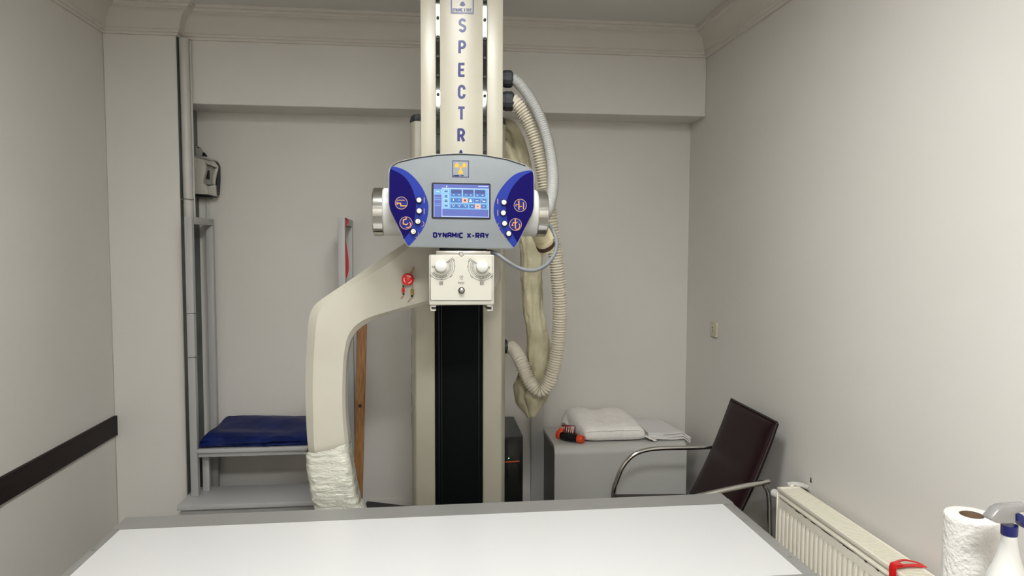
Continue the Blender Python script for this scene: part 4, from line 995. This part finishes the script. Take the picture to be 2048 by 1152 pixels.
# red strap over the radiator
rs = MB(); yS = atZ(1815, 1133, rz1+.006).y
def strap(P, wd, th_):
    Qs, _ = smooth_path(P, 50); rs.rings([[q_+Vector((0, -wd(i/49)/2, 0)), q_+Vector((0, wd(i/49)/2, 0)), q_+Vector((0, wd(i/49)/2, 0))+Vector((th_*.3, 0, th_)), q_+Vector((0, -wd(i/49)/2, 0))+Vector((th_*.3, 0, th_))] for i, q_ in enumerate(Qs)])
strap([Vector((rf-.012, yS-.02, rz1-.14)), Vector((rf-.014, yS-.015, rz1-.05)), Vector((rf-.006, yS-.005, rz1+.004)), Vector((rf+.02, yS, rz1+.007)), Vector((rf+.07, yS+.004, rz1+.006)), Vector((rw+.005, yS-.002, rz1+.004))], lambda t: .034+.012*math.sin(t*6)-.008*t, .003)
strap([Vector((rf-.004, yS+.014, rz1+.001)), Vector((rf+.02, yS+.024, rz1+.009)), Vector((rf+.06, yS+.036, rz1+.010)), Vector((rw-.01, yS+.028, rz1+.006)), Vector((rw+.006, yS+.012, rz1+.003))], lambda t: .009, .003)
strap([Vector((rf-.010, yS-.012, rz1-.10)), Vector((rf-.012, yS-.006, rz1-.03)), Vector((rf-.002, yS+.006, rz1+.009)), Vector((rf+.03, yS+.008, rz1+.012))], lambda t: .026, .003)
tag(rs.build('red_strap', M['red'], ang=60), 'glossy red plastic strap folded over the radiator top', 'strap')

# ---------------------------------------------------------------- wall socket
p0, p1 = atX(1422.5, 641, XR), atX(1437.5, 677, XR)
So = thing('wall_socket', 'small yellowed wall socket on the right wall', 'socket', (XR, (p0.y+p1.y)/2, (p0.z+p1.z)/2))
yc, zc2 = (p0.y+p1.y)/2, (p0.z+p1.z)/2; hy = abs(p0.y-p1.y)/2*.8; hz_ = .044
MB().box(XR-.012, XR, yc-hy, yc+hy, zc2-hz_, zc2+hz_).build('plate', M['socket'], So, bevel=.004)
MB().lathe((XR-.0115, yc+.005, zc2), (-1, 0, 0), [(0, .024), (.003, .024), (.003, .020), (-.001, .019), (-.001, 0)], 24).build('socket_ring', M['socket'], So)
for dz in (-.0095, .0095): MB().lathe((XR-.0125, yc+.005, zc2+dz), (-1, 0, 0), [(0, .0035), (.001, .0035), (.001, 0)], 10).build('pin_hole', M['brown'], So)

# ---------------------------------------------------------------- side desk, paper towel, spray bottle
DZ = .835
Ds = thing('side_desk', 'small pale desk just below the paper towel roll', 'desk', (1.42, 1.3, 0))
MB().box(1.12, 1.66, .95, 1.62, DZ-.03, DZ).build('desk_top', M['desk'], Ds, bevel=.003)
for xx in (1.14, 1.60):
    for yy in (.97, 1.56): MB().box(xx, xx+.04, yy, yy+.04, 0, DZ-.0305).build('leg', M['desk'], Ds, bevel=.002)
Pt = thing('paper_towel_roll', 'white embossed paper towel roll standing by the right wall', 'paper towel', (0, 0, DZ))
tc_ = at(1943.5, 1029, 1.5); rT = .058; zT = tc_.z
Pt.location = (tc_.x, tc_.y, DZ); PW[Pt.name] = Matrix.Translation(Pt.location)
MB().lathe((tc_.x, tc_.y, DZ), (0, 0, 1), [(0, .026), (0, rT-.002), (.004, rT)]+[(.01+(zT-DZ-.02)*i/8, rT) for i in range(9)]+[(zT-DZ-.004, rT), (zT-DZ-.001, rT-.002), (zT-DZ, rT-.005), (zT-DZ-.0005, .026)], 64, caps=False).build('paper', M['tissue'], Pt, ang=50)
cr = MB(); S_ = 40
Ri = [[Vector((tc_.x+r*math.cos(2*PI*i/S_), tc_.y+r*math.sin(2*PI*i/S_), z)) for i in range(S_)] for r, z in ((.0258, DZ+.001), (.0258, zT-.0015), (.0245, zT-.001), (.0245, DZ+.001))]
cr.rings(Ri, caps=False); cr.build('core', M['card'], Pt)
MB().cyl((tc_.x, tc_.y, DZ+.0005), (tc_.x, tc_.y, DZ+.003), .0244, 30).build('core_bottom', M['card'], Pt)
Sp = thing('spray_bottle', 'white spray bottle with navy collar and clear trigger head', 'spray bottle', (0, 0, DZ))
YS = 1.33; nk = at(2018.5, 1062, YS); sx_, sz_ = nk.x, nk.z
Sp.location = (sx_, YS, DZ); PW[Sp.name] = Matrix.Translation(Sp.location)
zn = at(2016, 1070, YS).z-DZ
MB().lathe((sx_, YS, DZ), (0, 0, 1), [(0, .036), (.003, .04), (zn-.12, .041), (zn-.105, .0405), (zn-.09, .037), (zn-.078, .0325), (zn-.07, .0285), (zn-.04, .0205), (zn-.012, .0155), (zn-.003, .0148), (zn, .0135)], 40).build('bottle', M['bottle'], Sp, ang=50)
zk0, zk1 = at(2016, 1069, YS).z, at(2016, 1049.5, YS).z
kn = MB(); kn.rings([[Vector((sx_+(.0152+.0006*(i % 2))*math.cos(2*PI*i/48), YS+(.0152+.0006*(i % 2))*math.sin(2*PI*i/48), z)) for i in range(48)] for z in (zk0, zk1)]); kn.build('collar', M['navyp'], Sp, ang=60)
def sp(a, b): return (1848+a/6.7, 980+b/6.7)
Hh = [(890, 395), (950, 330), (1000, 270), (1060, 235), (1140, 218), (1300, 208), (1420, 205), (1420, 300), (1300, 310), (1240, 330), (1235, 455), (1025, 458), (985, 452), (930, 425)]
A = [at(*sp(*p), YS-.013) for p in Hh]; MB().prism(A, [Vector((q_.x, YS+.013, q_.z)) for q_ in A]).build('trigger_head', M['trigger'], Sp, bevel=.004)
Hh = [(1215, 320), (1290, 312), (1330, 345), (1345, 430), (1370, 520), (1335, 515), (1300, 470), (1270, 420), (1225, 415)]
A = [at(*sp(*p), YS-.009) for p in Hh]; MB().prism([q_+Vector((0, -.006, 0)) for q_ in A], [Vector((q_.x, YS+.009, q_.z)) for q_ in A]).build('trigger', M['navyp'], Sp, bevel=.003)
